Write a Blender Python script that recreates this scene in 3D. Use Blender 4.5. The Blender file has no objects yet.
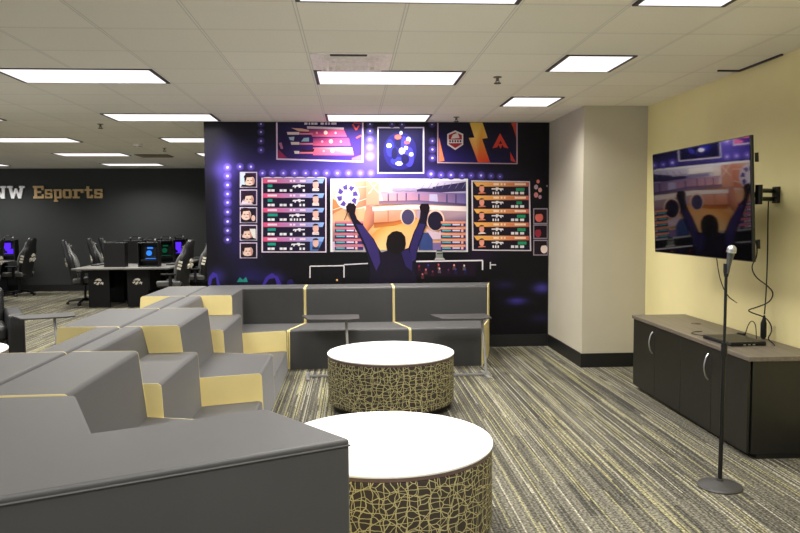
import bpy, bmesh, math, random
from math import sin, cos, pi, atan2, hypot
from mathutils import Vector, Matrix
random.seed(7)
S = bpy.context.scene
COL = S.collection
# ------------------------------------------------------------------ camera
CAMZ = 1.6
F_, PIT, YAW, ROL = 740.58, .06522, .06426, -.006252
def cdir(u, y, v):
    c, s = cos(ROL), sin(ROL); u, v = c*u - s*v, s*u + c*v
    c, s = cos(PIT), sin(PIT); y, v = c*y + s*v, -s*y + c*v
    c, s = cos(YAW), sin(YAW); u, y = c*u + s*y, -s*u + c*y
    return Vector((u, y, v))
cam_d = bpy.data.cameras.new('camera'); cam = bpy.data.objects.new('camera', cam_d); COL.objects.link(cam)
r_, f_, u_ = cdir(1, 0, 0), cdir(0, 1, 0), cdir(0, 0, 1)
cam.matrix_world = Matrix(((r_.x, u_.x, -f_.x, 0), (r_.y, u_.y, -f_.y, 0), (r_.z, u_.z, -f_.z, CAMZ), (0, 0, 0, 1)))
cam_d.sensor_width = 36; cam_d.lens = F_/800*36; cam_d.clip_start = .05; cam_d.clip_end = 200
S.camera = cam
MY = 9.016                                             # the mural's plane
def on_wall(px, py, Y=MY):                             # a point of a wall parallel to the mural, from survey pixels of the photograph
    d = cdir((px-400)/F_, 1, -(py-266.5)/F_); d = d*(Y/d.y)
    return d.x, d.z + CAMZ
CEIL = 2.757
# ------------------------------------------------------------------ colours and materials
def lin(c):
    return tuple((v/255/12.92 if v/255 <= .04045 else ((v/255+.055)/1.055)**2.4) for v in c[:3]) + (1,)
def mat(name, rgb, rough=.5, metal=0, var=.08, vscale=30, bump=0, bscale=200, spec=.5, coat=0, linear=False):
    m = bpy.data.materials.new(name); m.use_nodes = True; nt = m.node_tree; b = nt.nodes['Principled BSDF']
    c = (*rgb, 1) if linear else lin(rgb)
    tc = nt.nodes.new('ShaderNodeTexCoord'); n = nt.nodes.new('ShaderNodeTexNoise'); n.inputs['Scale'].default_value = vscale
    n.inputs['Detail'].default_value = 3
    nt.links.new(tc.outputs['Object'], n.inputs['Vector'])
    rp = nt.nodes.new('ShaderNodeValToRGB')
    rp.color_ramp.elements[0].position = .3; rp.color_ramp.elements[1].position = .7
    rp.color_ramp.elements[0].color = tuple(v*(1-var) for v in c[:3]) + (1,)
    rp.color_ramp.elements[1].color = tuple(min(1, v*(1+var)) for v in c[:3]) + (1,)
    nt.links.new(n.outputs['Fac'], rp.inputs['Fac']); nt.links.new(rp.outputs['Color'], b.inputs['Base Color'])
    b.inputs['Roughness'].default_value = rough; b.inputs['Metallic'].default_value = metal
    b.inputs['Specular IOR Level'].default_value = spec; b.inputs['Coat Weight'].default_value = coat
    if bump:
        n2 = nt.nodes.new('ShaderNodeTexNoise'); n2.inputs['Scale'].default_value = bscale
        nt.links.new(tc.outputs['Object'], n2.inputs['Vector'])
        bp = nt.nodes.new('ShaderNodeBump'); bp.inputs['Strength'].default_value = bump; bp.inputs['Distance'].default_value = .004
        nt.links.new(n2.outputs['Fac'], bp.inputs['Height']); nt.links.new(bp.outputs['Normal'], b.inputs['Normal'])
    return m
def emit(name, rgb, strength, streak=False):
    m = bpy.data.materials.new(name); m.use_nodes = True; nt = m.node_tree; nt.nodes.clear()
    o = nt.nodes.new('ShaderNodeOutputMaterial'); e = nt.nodes.new('ShaderNodeEmission')
    e.inputs['Color'].default_value = lin(rgb); e.inputs['Strength'].default_value = strength
    nt.links.new(e.outputs[0], o.inputs[0])
    if streak:
        tc = nt.nodes.new('ShaderNodeTexCoord'); mp = nt.nodes.new('ShaderNodeMapping'); mp.inputs['Scale'].default_value = (1, 14, 1)
        n = nt.nodes.new('ShaderNodeTexNoise'); n.inputs['Scale'].default_value = 1.2
        mr = nt.nodes.new('ShaderNodeMapRange'); mr.inputs['To Min'].default_value = strength*.8; mr.inputs['To Max'].default_value = strength*1.25
        nt.links.new(tc.outputs['Object'], mp.inputs[0]); nt.links.new(mp.outputs[0], n.inputs['Vector'])
        nt.links.new(n.outputs['Fac'], mr.inputs['Value']); nt.links.new(mr.outputs[0], e.inputs['Strength'])
    return m
def N(nt, t, **kw):
    n = nt.nodes.new(t)
    for k, v in kw.items(): setattr(n, k, v)
    return n
def math_n(nt, op, a, b=None, c=None):
    n = N(nt, 'ShaderNodeMath', operation=op)
    for i, v in enumerate((a, b, c)):
        if v is None: continue
        if isinstance(v, (int, float)): n.inputs[i].default_value = v
        else: nt.links.new(v, n.inputs[i])
    return n.outputs[0]
def ramp(nt, fac, stops, interp='LINEAR'):
    r = N(nt, 'ShaderNodeValToRGB'); r.color_ramp.interpolation = interp
    while len(r.color_ramp.elements) < len(stops): r.color_ramp.elements.new(.5)
    for e, (p, c) in zip(r.color_ramp.elements, stops): e.position = p; e.color = c if len(c) == 4 else (*c, 1)
    nt.links.new(fac, r.inputs['Fac']); return r.outputs['Color']
def mixc(nt, mode, fac, a, b):
    n = N(nt, 'ShaderNodeMix', data_type='RGBA', blend_type=mode)
    for i, v in ((0, fac), (6, a), (7, b)):
        if isinstance(v, (int, float)): n.inputs[i].default_value = v
        elif isinstance(v, tuple): n.inputs[i].default_value = v
        else: nt.links.new(v, n.inputs[i])
    return n.outputs[2]
def base_mat(name, rough=.8, spec=.3):
    m = bpy.data.materials.new(name); m.use_nodes = True; nt = m.node_tree; b = nt.nodes['Principled BSDF']
    b.inputs['Roughness'].default_value = rough; b.inputs['Specular IOR Level'].default_value = spec
    tc = N(nt, 'ShaderNodeTexCoord'); sp = N(nt, 'ShaderNodeSeparateXYZ'); nt.links.new(tc.outputs['Object'], sp.inputs[0])
    return m, nt, b, tc, sp

def carpet_mat():
    m, nt, b, tc, sp = base_mat('striped carpet', .95, .1)
    x, y = sp.outputs['X'], sp.outputs['Y']
    def strands(w, seglen, seed, stops):
        i = math_n(nt, 'FLOOR', math_n(nt, 'DIVIDE', x, w))
        wn = N(nt, 'ShaderNodeTexWhiteNoise', noise_dimensions='1D'); nt.links.new(math_n(nt, 'ADD', i, seed), wn.inputs['W'])
        s = math_n(nt, 'FLOOR', math_n(nt, 'ADD', math_n(nt, 'DIVIDE', y, seglen), math_n(nt, 'MULTIPLY', wn.outputs['Value'], 37.)))
        cb = N(nt, 'ShaderNodeCombineXYZ'); nt.links.new(i, cb.inputs[0]); nt.links.new(s, cb.inputs[1]); cb.inputs[2].default_value = seed
        w2 = N(nt, 'ShaderNodeTexWhiteNoise', noise_dimensions='3D'); nt.links.new(cb.outputs[0], w2.inputs['Vector'])
        return ramp(nt, w2.outputs['Value'], stops, 'CONSTANT')
    dk, g1, g2, g3, ye, lt = [lin(c) for c in ((60, 59, 54), (80, 78, 71), (95, 92, 82), (108, 105, 93), (144, 139, 102), (156, 152, 136))]
    A = strands(.0095, 1.6, 3., [(0, dk), (.25, g1), (.45, g2), (.64, g3), (.78, ye), (.90, lt)])
    B = strands(.09, .5, 11., [(0, dk), (.25, g1), (.5, g2), (.78, g3)])
    c = mixc(nt, 'MIX', .28, A, B)
    mp = N(nt, 'ShaderNodeMapping'); mp.inputs['Scale'].default_value = (62, 95, 1); nt.links.new(tc.outputs['Object'], mp.inputs[0])
    n = N(nt, 'ShaderNodeTexNoise'); n.inputs['Scale'].default_value = 1; n.inputs['Detail'].default_value = 2; nt.links.new(mp.outputs[0], n.inputs['Vector'])
    k = ramp(nt, n.outputs['Fac'], [(.36, (.35, .35, .35)), (.64, (1.65, 1.65, 1.65))])
    c = mixc(nt, 'MULTIPLY', 1., c, k)
    nt.links.new(c, b.inputs['Base Color'])
    bp = N(nt, 'ShaderNodeBump'); bp.inputs['Strength'].default_value = .5; bp.inputs['Distance'].default_value = .004
    nt.links.new(n.outputs['Fac'], bp.inputs['Height']); nt.links.new(bp.outputs['Normal'], b.inputs['Normal'])
    return m
GX0, GY0, GS = -.297, 4.058, .6096                      # ceiling grid origin and pitch
def ceiling_mat():
    m, nt, b, tc, sp = base_mat('ceiling tile', .9, .2)
    def line(v, o, w):
        f = math_n(nt, 'FRACT', math_n(nt, 'ADD', math_n(nt, 'DIVIDE', math_n(nt, 'SUBTRACT', v, o), GS), 200.5))
        d = math_n(nt, 'MULTIPLY', math_n(nt, 'ABSOLUTE', math_n(nt, 'SUBTRACT', f, .5)), GS)
        return math_n(nt, 'LESS_THAN', d, w), math_n(nt, 'LESS_THAN', math_n(nt, 'ABSOLUTE', math_n(nt, 'SUBTRACT', d, w)), .003)
    lx, ex = line(sp.outputs['X'], GX0, .009); ly, ey = line(sp.outputs['Y'], GY0, .009)
    n = N(nt, 'ShaderNodeTexNoise'); n.inputs['Scale'].default_value = 260; n.inputs['Detail'].default_value = 3; nt.links.new(tc.outputs['Object'], n.inputs['Vector'])
    c = ramp(nt, n.outputs['Fac'], [(.3, (.80, .775, .69)), (.6, (.90, .875, .79))])
    n3 = N(nt, 'ShaderNodeTexWhiteNoise', noise_dimensions='2D'); cb = N(nt, 'ShaderNodeCombineXYZ')
    nt.links.new(math_n(nt, 'FLOOR', math_n(nt, 'DIVIDE', math_n(nt, 'SUBTRACT', sp.outputs['X'], GX0), GS)), cb.inputs[0])
    nt.links.new(math_n(nt, 'FLOOR', math_n(nt, 'DIVIDE', math_n(nt, 'SUBTRACT', sp.outputs['Y'], GY0), GS)), cb.inputs[1])
    nt.links.new(cb.outputs[0], n3.inputs['Vector'])
    c = mixc(nt, 'MULTIPLY', 1., c, ramp(nt, n3.outputs['Value'], [(0, (.95, .95, .95)), (1, (1, 1, 1))]))
    g = math_n(nt, 'MAXIMUM', lx, ly); e = math_n(nt, 'MAXIMUM', ex, ey)
    c = mixc(nt, 'MIX', g, c, (.84, .82, .76, 1)); c = mixc(nt, 'MIX', math_n(nt, 'MULTIPLY', e, .45), c, (.40, .38, .34, 1))
    nt.links.new(c, b.inputs['Base Color']); return m
def fabric_mat():                                       # dark cloth with a wandering gold line pattern, wrapped round a drum
    m, nt, b, tc, sp = base_mat('gold line cloth', .75, .3)
    ang = math_n(nt, 'MULTIPLY', math_n(nt, 'ARCTAN2', sp.outputs['Y'], sp.outputs['X']), .545)
    cb = N(nt, 'ShaderNodeCombineXYZ'); nt.links.new(ang, cb.inputs[0]); nt.links.new(sp.outputs['Z'], cb.inputs[1])
    ns = N(nt, 'ShaderNodeTexNoise'); ns.inputs['Scale'].default_value = 9; nt.links.new(cb.outputs[0], ns.inputs['Vector'])
    vm = N(nt, 'ShaderNodeVectorMath', operation='MULTIPLY_ADD'); nt.links.new(ns.outputs['Color'], vm.inputs[0])
    vm.inputs[1].default_value = (.06, .06, 0); nt.links.new(cb.outputs[0], vm.inputs[2])
    sv = N(nt, 'ShaderNodeSeparateXYZ'); nt.links.new(vm.outputs[0], sv.inputs[0])
    fs = []
    for scale, rnd, th, off in ((20, .85, .036, 0), (10.5, 1., .02, 3.3)):
        v = N(nt, 'ShaderNodeTexVoronoi', feature='DISTANCE_TO_EDGE', voronoi_dimensions='2D')
        v.inputs['Scale'].default_value = scale; v.inputs['Randomness'].default_value = rnd
        ad = N(nt, 'ShaderNodeVectorMath', operation='ADD'); ad.inputs[1].default_value = (off, off, 0); nt.links.new(vm.outputs[0], ad.inputs[0])
        nt.links.new(ad.outputs[0], v.inputs['Vector']); fs.append(math_n(nt, 'LESS_THAN', v.outputs['Distance'], th))
    for ax, p, w in ((0, .052, .0017), (1, .05, .0017)):
        f = math_n(nt, 'FRACT', math_n(nt, 'ADD', math_n(nt, 'DIVIDE', sv.outputs[ax], p), 50.))
        fs.append(math_n(nt, 'LESS_THAN', math_n(nt, 'MULTIPLY', math_n(nt, 'ABSOLUTE', math_n(nt, 'SUBTRACT', f, .5)), p), w))
    k = fs[0]
    for q in fs[1:]: k = math_n(nt, 'MAXIMUM', k, q)
    c = mixc(nt, 'MIX', k, lin((56, 50, 44)), lin((176, 168, 122)))
    nt.links.new(c, b.inputs['Base Color']); return m
def wood_mat(name, c0, c1, rough, scale=(3, 40, 40)):
    m, nt, b, tc, sp = base_mat(name, rough, .5)
    mp = N(nt, 'ShaderNodeMapping'); mp.inputs['Scale'].default_value = scale; nt.links.new(tc.outputs['Object'], mp.inputs[0])
    n = N(nt, 'ShaderNodeTexNoise'); n.inputs['Scale'].default_value = 1; n.inputs['Detail'].default_value = 4; nt.links.new(mp.outputs[0], n.inputs['Vector'])
    nt.links.new(ramp(nt, n.outputs['Fac'], [(.3, lin(c0)), (.7, lin(c1))]), b.inputs['Base Color']); return m
def print_mat():
    m = bpy.data.materials.new('printed vinyl'); m.use_nodes = True; nt = m.node_tree; b = nt.nodes['Principled BSDF']
    a = N(nt, 'ShaderNodeVertexColor', layer_name='print'); nt.links.new(a.outputs['Color'], b.inputs['Base Color'])
    b.inputs['Roughness'].default_value = .4; b.inputs['Specular IOR Level'].default_value = .22
    return m
M = dict(
    carpet=carpet_mat(), ceiling=ceiling_mat(), cloth=fabric_mat(), print=print_mat(),
    vinyl=mat('grey vinyl', (57, 57, 58), .55, var=.04, vscale=6, bump=.12, bscale=900, spec=.5),
    yellow=mat('yellow vinyl', (226, 209, 146), .5, var=.03, vscale=6, bump=.1, bscale=900),
    leather=mat('black leather', (30, 30, 32), .4, var=.1, vscale=8, bump=.2, bscale=300),
    white=mat('white laminate', (246, 246, 246), .35, var=.01), edge=mat('brown edge band', (92, 74, 70), .5),
    black=mat('black plastic', (11, 11, 12), .5, spec=.35), blackm=mat('black metal', (20, 20, 21), .35, .3), base=mat('black plinth', (14, 14, 14), .6),
    wall_y=mat('pale yellow paint', (234, 222, 164), .7, var=.015, vscale=4, bump=.05, bscale=150),
    wall_g=mat('greige paint', (188, 182, 165), .75, var=.015, vscale=4, bump=.05, bscale=150),
    wall_d=mat('charcoal paint', (38, 42, 41), .7, var=.04, vscale=3), skirt=mat('black skirting', (14, 14, 15), .5),
    frame=mat('dark fixture frame', (40, 34, 46), .5), vent=mat('white vent metal', (246, 238, 238), .5), ventd=mat('vent slot shade', (60, 54, 52), .7),
    light=emit('lamp diffuser', (255, 248, 246), .72, True),
    wood=wood_mat('grey brown laminate', (88, 81, 72), (110, 102, 91), .42, (40, 3, 40)),
    door=wood_mat('black woodgrain', (16, 16, 14), (23, 22, 20), .4, (30, 30, 3)),
    chrome=mat('brushed nickel', (196, 196, 196), .28, 1, var=.03), steel=mat('grey painted steel', (150, 150, 148), .4, .4),
    ltop=mat('dark grey laminate', (54, 53, 53), .5), dtop=mat('grey desk top', (112, 110, 106), .5), dpanel=mat('black desk panel', (12, 12, 12), .6, spec=.3),
    screen=mat('dark glass', (5, 5, 6), .035, var=0, spec=.5), tvback=mat('tv housing', (14, 14, 15), .4),
    gold=mat('gold lettering', (206, 174, 120), .5), silver=mat('white lettering', (244, 244, 246), .5),
    cgrey=mat('light grey leatherette', (96, 96, 95), .45), cream=mat('cream emblem', (222, 216, 200), .5),
    mesh=mat('steel mesh grille', (176, 178, 180), .4, .8, var=.25, vscale=400), micb=mat('grey microphone body', (84, 88, 88), .35, .5),
    blue=emit('blue light', (50, 130, 240), .7), green=emit('green light', (40, 170, 120), .1), purple=emit('purple light', (84, 40, 240), .75),
    orange=emit('orange light', (255, 150, 60), .8), brass=mat('sprinkler metal', (120, 112, 98), .4, .6),
)
for k_ in ('vinyl',):
    b_ = M[k_].node_tree.nodes['Principled BSDF']; b_.inputs['Sheen Weight'].default_value = .23; b_.inputs['Sheen Roughness'].default_value = .45; b_.inputs['Sheen Tint'].default_value = (.9, .9, .92, 1)
M['screen'].node_tree.nodes['Principled BSDF'].inputs['IOR'].default_value = 1.55
# ------------------------------------------------------------------ mesh helpers
def bx(bm, c, s, rz=0, ry=0, rx=0):
    m = Matrix.Translation(c) @ Matrix.Rotation(rz, 4, 'Z') @ Matrix.Rotation(ry, 4, 'Y') @ Matrix.Rotation(rx, 4, 'X') @ Matrix.Diagonal((*s, 1))
    bmesh.ops.create_cube(bm, size=1, matrix=m)
def box(c, s, **k):
    bm = bmesh.new(); bx(bm, c, s, **k); return bm
def prism(bm, pts, z0, z1):
    a = [bm.verts.new((x, y, z0)) for x, y in pts]; b = [bm.verts.new((x, y, z1)) for x, y in pts]
    bm.faces.new(a[::-1]); bm.faces.new(b); n = len(pts)
    for i in range(n): bm.faces.new((a[i], a[(i+1) % n], b[(i+1) % n], b[i]))
def poly_extrude(bm, front, back):
    a = [bm.verts.new(p) for p in front]; b = [bm.verts.new(p) for p in back]; n = len(a)
    bm.faces.new(a); bm.faces.new(b[::-1])
    for i in range(n): bm.faces.new((a[i], b[i], b[(i+1) % n], a[(i+1) % n]))
def tube(bm, pts, r, n=8, smooth=0):
    P = [Vector(p) for p in pts]
    for _ in range(smooth):                             # Chaikin
        Q = [P[0]]
        for a, b in zip(P, P[1:]): Q += [a*.75+b*.25, a*.25+b*.75]
        P = Q + [P[-1]]
    rings = []; up = None
    for i, p in enumerate(P):
        t = (P[min(i+1, len(P)-1)] - P[max(i-1, 0)]).normalized()
        if up is None: up = Vector((0, 0, 1)) if abs(t.z) < .9 else Vector((1, 0, 0))
        s = t.cross(up).normalized(); up = s.cross(t).normalized()
        rr = r if not isinstance(r, (list, tuple)) else r[min(len(r)-1, round(i*(len(r)-1)/(len(P)-1)))]
        rings.append([bm.verts.new(p + (s*cos(2*pi*k/n) + up*sin(2*pi*k/n))*rr) for k in range(n)])
    for a, b in zip(rings, rings[1:]):
        for k in range(n): bm.faces.new((a[k], a[(k+1) % n], b[(k+1) % n], b[k]))
    bm.faces.new(rings[0][::-1]); bm.faces.new(rings[-1])
def lathe(bm, prof, n=64, c=(0, 0, 0)):
    rings = [[bm.verts.new((c[0]+max(r, 1e-4)*cos(2*pi*k/n), c[1]+max(r, 1e-4)*sin(2*pi*k/n), c[2]+z)) for k in range(n)] for r, z in prof]
    for a, b in zip(rings, rings[1:]):
        for k in range(n): bm.faces.new((a[k], a[(k+1) % n], b[(k+1) % n], b[k]))
    bm.faces.new(rings[0][::-1]); bm.faces.new(rings[-1])
def loft(bm, rings):
    R = [[bm.verts.new(p) for p in r] for r in rings]; n = len(R[0])
    for a, b in zip(R, R[1:]):
        for k in range(n): bm.faces.new((a[k], a[(k+1) % n], b[(k+1) % n], b[k]))
    bm.faces.new(R[0][::-1]); bm.faces.new(R[-1])
def fillet(pts, rads, seg=5):
    out = []; n = len(pts)
    for i in range(n):
        p, a, b = Vector(pts[i]), Vector(pts[i-1]), Vector(pts[(i+1) % n]); r = rads[i]
        if r <= 0: out.append(tuple(p)); continue
        u, v = (a-p).normalized(), (b-p).normalized(); ang = u.angle(v); d = r/math.tan(ang/2)
        c = p + (u+v).normalized()*(r/sin(ang/2)); s, e = p+u*d-c, p+v*d-c
        a0 = atan2(s.y, s.x); da = atan2(e.y, e.x)-a0
        while da > pi: da -= 2*pi
        while da < -pi: da += 2*pi
        out += [(c.x+r*cos(a0+da*k/seg), c.y+r*sin(a0+da*k/seg)) for k in range(seg+1)]
    return out
def obj(name, bm, m, parent=None, bev=0, seg=2, sharp=35, loc=None, label=None):
    bmesh.ops.recalc_face_normals(bm, faces=bm.faces)
    me = bpy.data.meshes.new(name); bm.to_mesh(me); bm.free()
    me.materials.append(M[m]); me.shade_smooth(); me.set_sharp_from_angle(angle=math.radians(sharp))
    o = bpy.data.objects.new(name, me); COL.objects.link(o)
    if parent: o.parent = parent
    if loc: o.location = loc
    if bev:
        b = o.modifiers.new('bevel', 'BEVEL'); b.width = bev; b.segments = seg; b.limit_method = 'ANGLE'; b.angle_limit = math.radians(50)
    if label: o['label'] = label
    return o
def tag(o, label, cat, group=None):
    o['label'] = label; o['category'] = cat
    if group: o['group'] = group
    return o
def thing(name, label, cat, loc=(0, 0, 0), rz=0, group=None):
    o = bpy.data.objects.new(name, None); COL.objects.link(o); o.location = loc; o.rotation_euler = (0, 0, rz); o.empty_display_size = .1
    return tag(o, label, cat, group)
def struct(name, bm, m, bev=0):
    o = obj(name, bm, m, bev=bev); o['kind'] = 'structure'; return o
def copy_tree(o, parent=None):
    c = o.copy(); COL.objects.link(c)
    if parent: c.parent = parent
    for ch in [q for q in COL.objects if q.parent == o]: copy_tree(ch, c)
    return c
def dup(o, loc, rz, label, group=None):
    c = copy_tree(o); c.location = loc; c.rotation_euler = (0, 0, rz); c['label'] = label
    if group: c['group'] = group
    return c
# ------------------------------------------------------------------ setting
FARY, RX = 17.15, 3.11
struct('floor', box((-5, 6.6, -.05), (16.6, 21.6, .1)), 'carpet')
struct('ceiling', box((-5, 6.6, CEIL+.05), (16.6, 21.6, .1)), 'ceiling')
WX0, WX1, PY0 = -1.745, 2.425, 7.67
struct('wall_back', box(((WX0+WX1)/2, 9.02+.07, CEIL/2), (WX1-WX0, .14, CEIL)), 'wall_d')
struct('wall_column', box(((WX1+RX)/2, (PY0+9.16)/2, CEIL/2), (RX-WX1, 9.16-PY0, CEIL)), 'wall_g')
struct('wall_right', box((RX+.075, 6.6, CEIL/2), (.15, 21.6, CEIL)), 'wall_y')
struct('wall_far', box((-5, FARY+.075, CEIL/2), (16.2, .15, CEIL)), 'wall_d')
BH = .15
struct('baseboard_back', box(((WX0+WX1)/2, 9.02-.006, BH/2), (WX1-WX0, .012, BH)), 'skirt')
bm = bmesh.new()
prism(bm, [(WX1-.012, 9.008), (WX1-.012, PY0-.012), (RX, PY0-.012), (RX, PY0), (WX1, PY0), (WX1, 9.008)], 0, BH)
struct('baseboard_column', bm, 'skirt')
struct('baseboard_far', box((-5, FARY-.006, BH/2), (16.2, .012, BH)), 'skirt')
struct('baseboard_right', box((RX-.006, (PY0-.012-4.2)/2, .06), (.012, PY0-.012+4.2, .12)), 'skirt')
# ------------------------------------------------------------------ ceiling lights
def gx(c): return GX0 + GS*c
def gy(r): return GY0 + GS*r
LAMP, SPREAD = 47, 138
def ceiling_light(x0, x1, row, label, group=None, y1=None):
    y0, y1 = gy(row)+.012, (y1 or gy(row+1))-.012
    t = thing('ceiling_light', label, 'ceiling light', ((x0+x1)/2, (y0+y1)/2, CEIL), 0, group)
    w, d, e, e2 = x1-x0, y1-y0, .012, .026; bm = bmesh.new()
    for c, s in (((0, d/2-e/2, -.004), (w, e, .008)), ((0, -d/2+e/2, -.004), (w, e, .008)), ((w/2-e2/2, 0, -.004), (e2, d-2*e, .008)), ((-w/2+e2/2, 0, -.004), (e2, d-2*e, .008))): bx(bm, c, s)
    obj('frame', bm, 'frame', t); obj('diffuser', box((0, 0, -.003), (w-2*e2, d-2*e, .006)), 'light', t)
    la = bpy.data.lights.new('lamp', 'AREA'); la.shape = 'RECTANGLE'; la.size = w-2*e2-.02; la.size_y = d-2*e-.02; la.spread = math.radians(SPREAD)
    la.energy = LAMP*la.size*la.size_y; la.color = (1, .965, .90)
    lo = bpy.data.objects.new('lamp', la); COL.objects.link(lo); lo.parent = t; lo.location = (0, 0, -.0075)
    return t
W2 = .53
for c0, row, label in (
    (0, -1, 'wide ceiling light cut off by the top edge of the photo near its middle'),
    (0, 3, 'wide ceiling light right behind the white ceiling vent'),
    (0, 7, 'wide ceiling light close over the top of the esports mural'),
    (-4, 3, 'largest wide ceiling light at the left edge of the photo'),
    (-4, 7, 'wide ceiling light just left of the top left corner of the mural'),
    (-8, 7, 'ceiling light of which only a sliver shows at the left edge'),
    (-8, 11, 'ceiling light at the left edge, second row before the charcoal wall'),
    (-4, 11, 'ceiling light partly hidden by the left edge of the mural wall, nearer one'),
    (-8, 15, 'ceiling light over the gaming desks, in the row second nearest the charcoal wall'),
    (-4, 15, 'small sliver of ceiling light beside the left edge of the mural wall, farther one'),
    (-8, 19, 'ceiling light closest to the charcoal wall, above the gold lettering'),
    (-12, 19, 'ceiling light closest to the charcoal wall at the left edge of the photo')):
    sh = -.75 if c0 == -12 else 0
    ceiling_light(gx(c0)+.01+sh, gx(c0+2)-.01+sh, row, label)
for row, label in ((-1, 'short ceiling light cut off by the top right edge of the photo'), (2, 'short ceiling light over the aisle before the television, middle of three'), (5, 'short ceiling light nearest the greige column')):
    ceiling_light(gx(3)+.01, gx(3)+W2, row, label)
for c0, row in ((0, -5), (-4, -5), (-8, -1), (-8, 3)):
    ceiling_light(gx(c0)+.01, gx(c0+2)-.01, row, 'wide ceiling light outside the photo', 'ceiling lights outside the photo')
ceiling_light(gx(3)+.01, gx(3)+W2, -4, 'short ceiling light outside the photo, behind the camera')
# vent: plate, collar and louvres
t = thing('ceiling_vent', 'white ceiling air vent with a dark slot in front of the middle ceiling light', 'vent', (gx(0)+.305, gy(2)+.305, CEIL))
bm = bmesh.new(); bx(bm, (0, 0, -.003), (.58, .58, .006)); obj('plate', bm, 'vent', t)
bm = bmesh.new()
for i, (s, z) in enumerate(((.46, -.014), (.36, -.022), (.26, -.030))):
    for sx, sy, lx, ly in ((0, 1, s, .02), (0, -1, s, .02), (1, 0, .02, s-.02), (-1, 0, .02, s-.02)):
        bx(bm, (sx*s/2, sy*s/2, z/2-.006), (lx, ly, abs(z)))
obj('louvre', bm, 'vent', t)
obj('slot', box((-.02, -.262, -.009), (.26, .035, .006)), 'ventd', t)
obj('damper', box((0, 0, -.01), (.16, .16, .012)), 'vent', t)
t = thing('ceiling_vent', 'flat dark ceiling vent above the gaming desks', 'vent', (-3.55, 13.75, CEIL))
obj('plate', box((0, 0, -.004), (.58, .5, .008)), 'ventd', t)
bm = bmesh.new()
for k in range(7): bx(bm, (0, -.21+.07*k, -.012), (.54, .02, .012), rx=.5)
obj('louvre', bm, 'brass', t)
def sprinkler(x, y, label):
    t = thing('sprinkler', label, 'sprinkler', (x, y, CEIL))
    bm = bmesh.new(); lathe(bm, [(.035, 0), (.035, -.006), (.012, -.01), (.012, -.035)], 16); obj('body', bm, 'brass', t)
    bm = bmesh.new(); lathe(bm, [(.03, -.055), (.03, -.05)], 16); bx(bm, (.013, 0, -.043), (.005, .006, .024)); bx(bm, (-.013, 0, -.043), (.005, .006, .024)); obj('deflector', bm, 'frame', t)
sprinkler(1.21, 6.13, 'small ceiling sprinkler to the right of the middle ceiling light')
sprinkler(1.21, 8.55, 'small ceiling sprinkler just over the top edge of the mural')
sprinkler(-3.02, 9.25, 'small ceiling sprinkler below the largest left ceiling light')
sprinkler(-3.02, 12.31, 'small ceiling sprinkler near the left edge of the mural wall')
t = thing('smoke_detector', 'small round smoke detector on the ceiling left of the mural wall', 'smoke detector', (-3.26, 11.67, CEIL))
bm = bmesh.new(); lathe(bm, [(.07, 0), (.07, -.02), (.05, -.045), (.02, -.05)], 24); obj('housing', bm, 'vent', t)
bm = bmesh.new(); lathe(bm, [(.056, -.034), (.056, -.04), (.05, -.044)], 24); obj('grille', bm, 'ventd', t)
bm = bmesh.new(); bx(bm, (2.995, 5.79, CEIL-.006), (.17, .018, .012)); bx(bm, (3.085, 5.5, CEIL-.006), (.018, .6, .012))  # dark strips stand in for the shade in an ajar ceiling panel's gap
tag(obj('ceiling_access_gap', bm, 'frame'), 'thin dark strips for the trim of a ceiling panel where it meets the yellow wall', 'gap')

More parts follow.
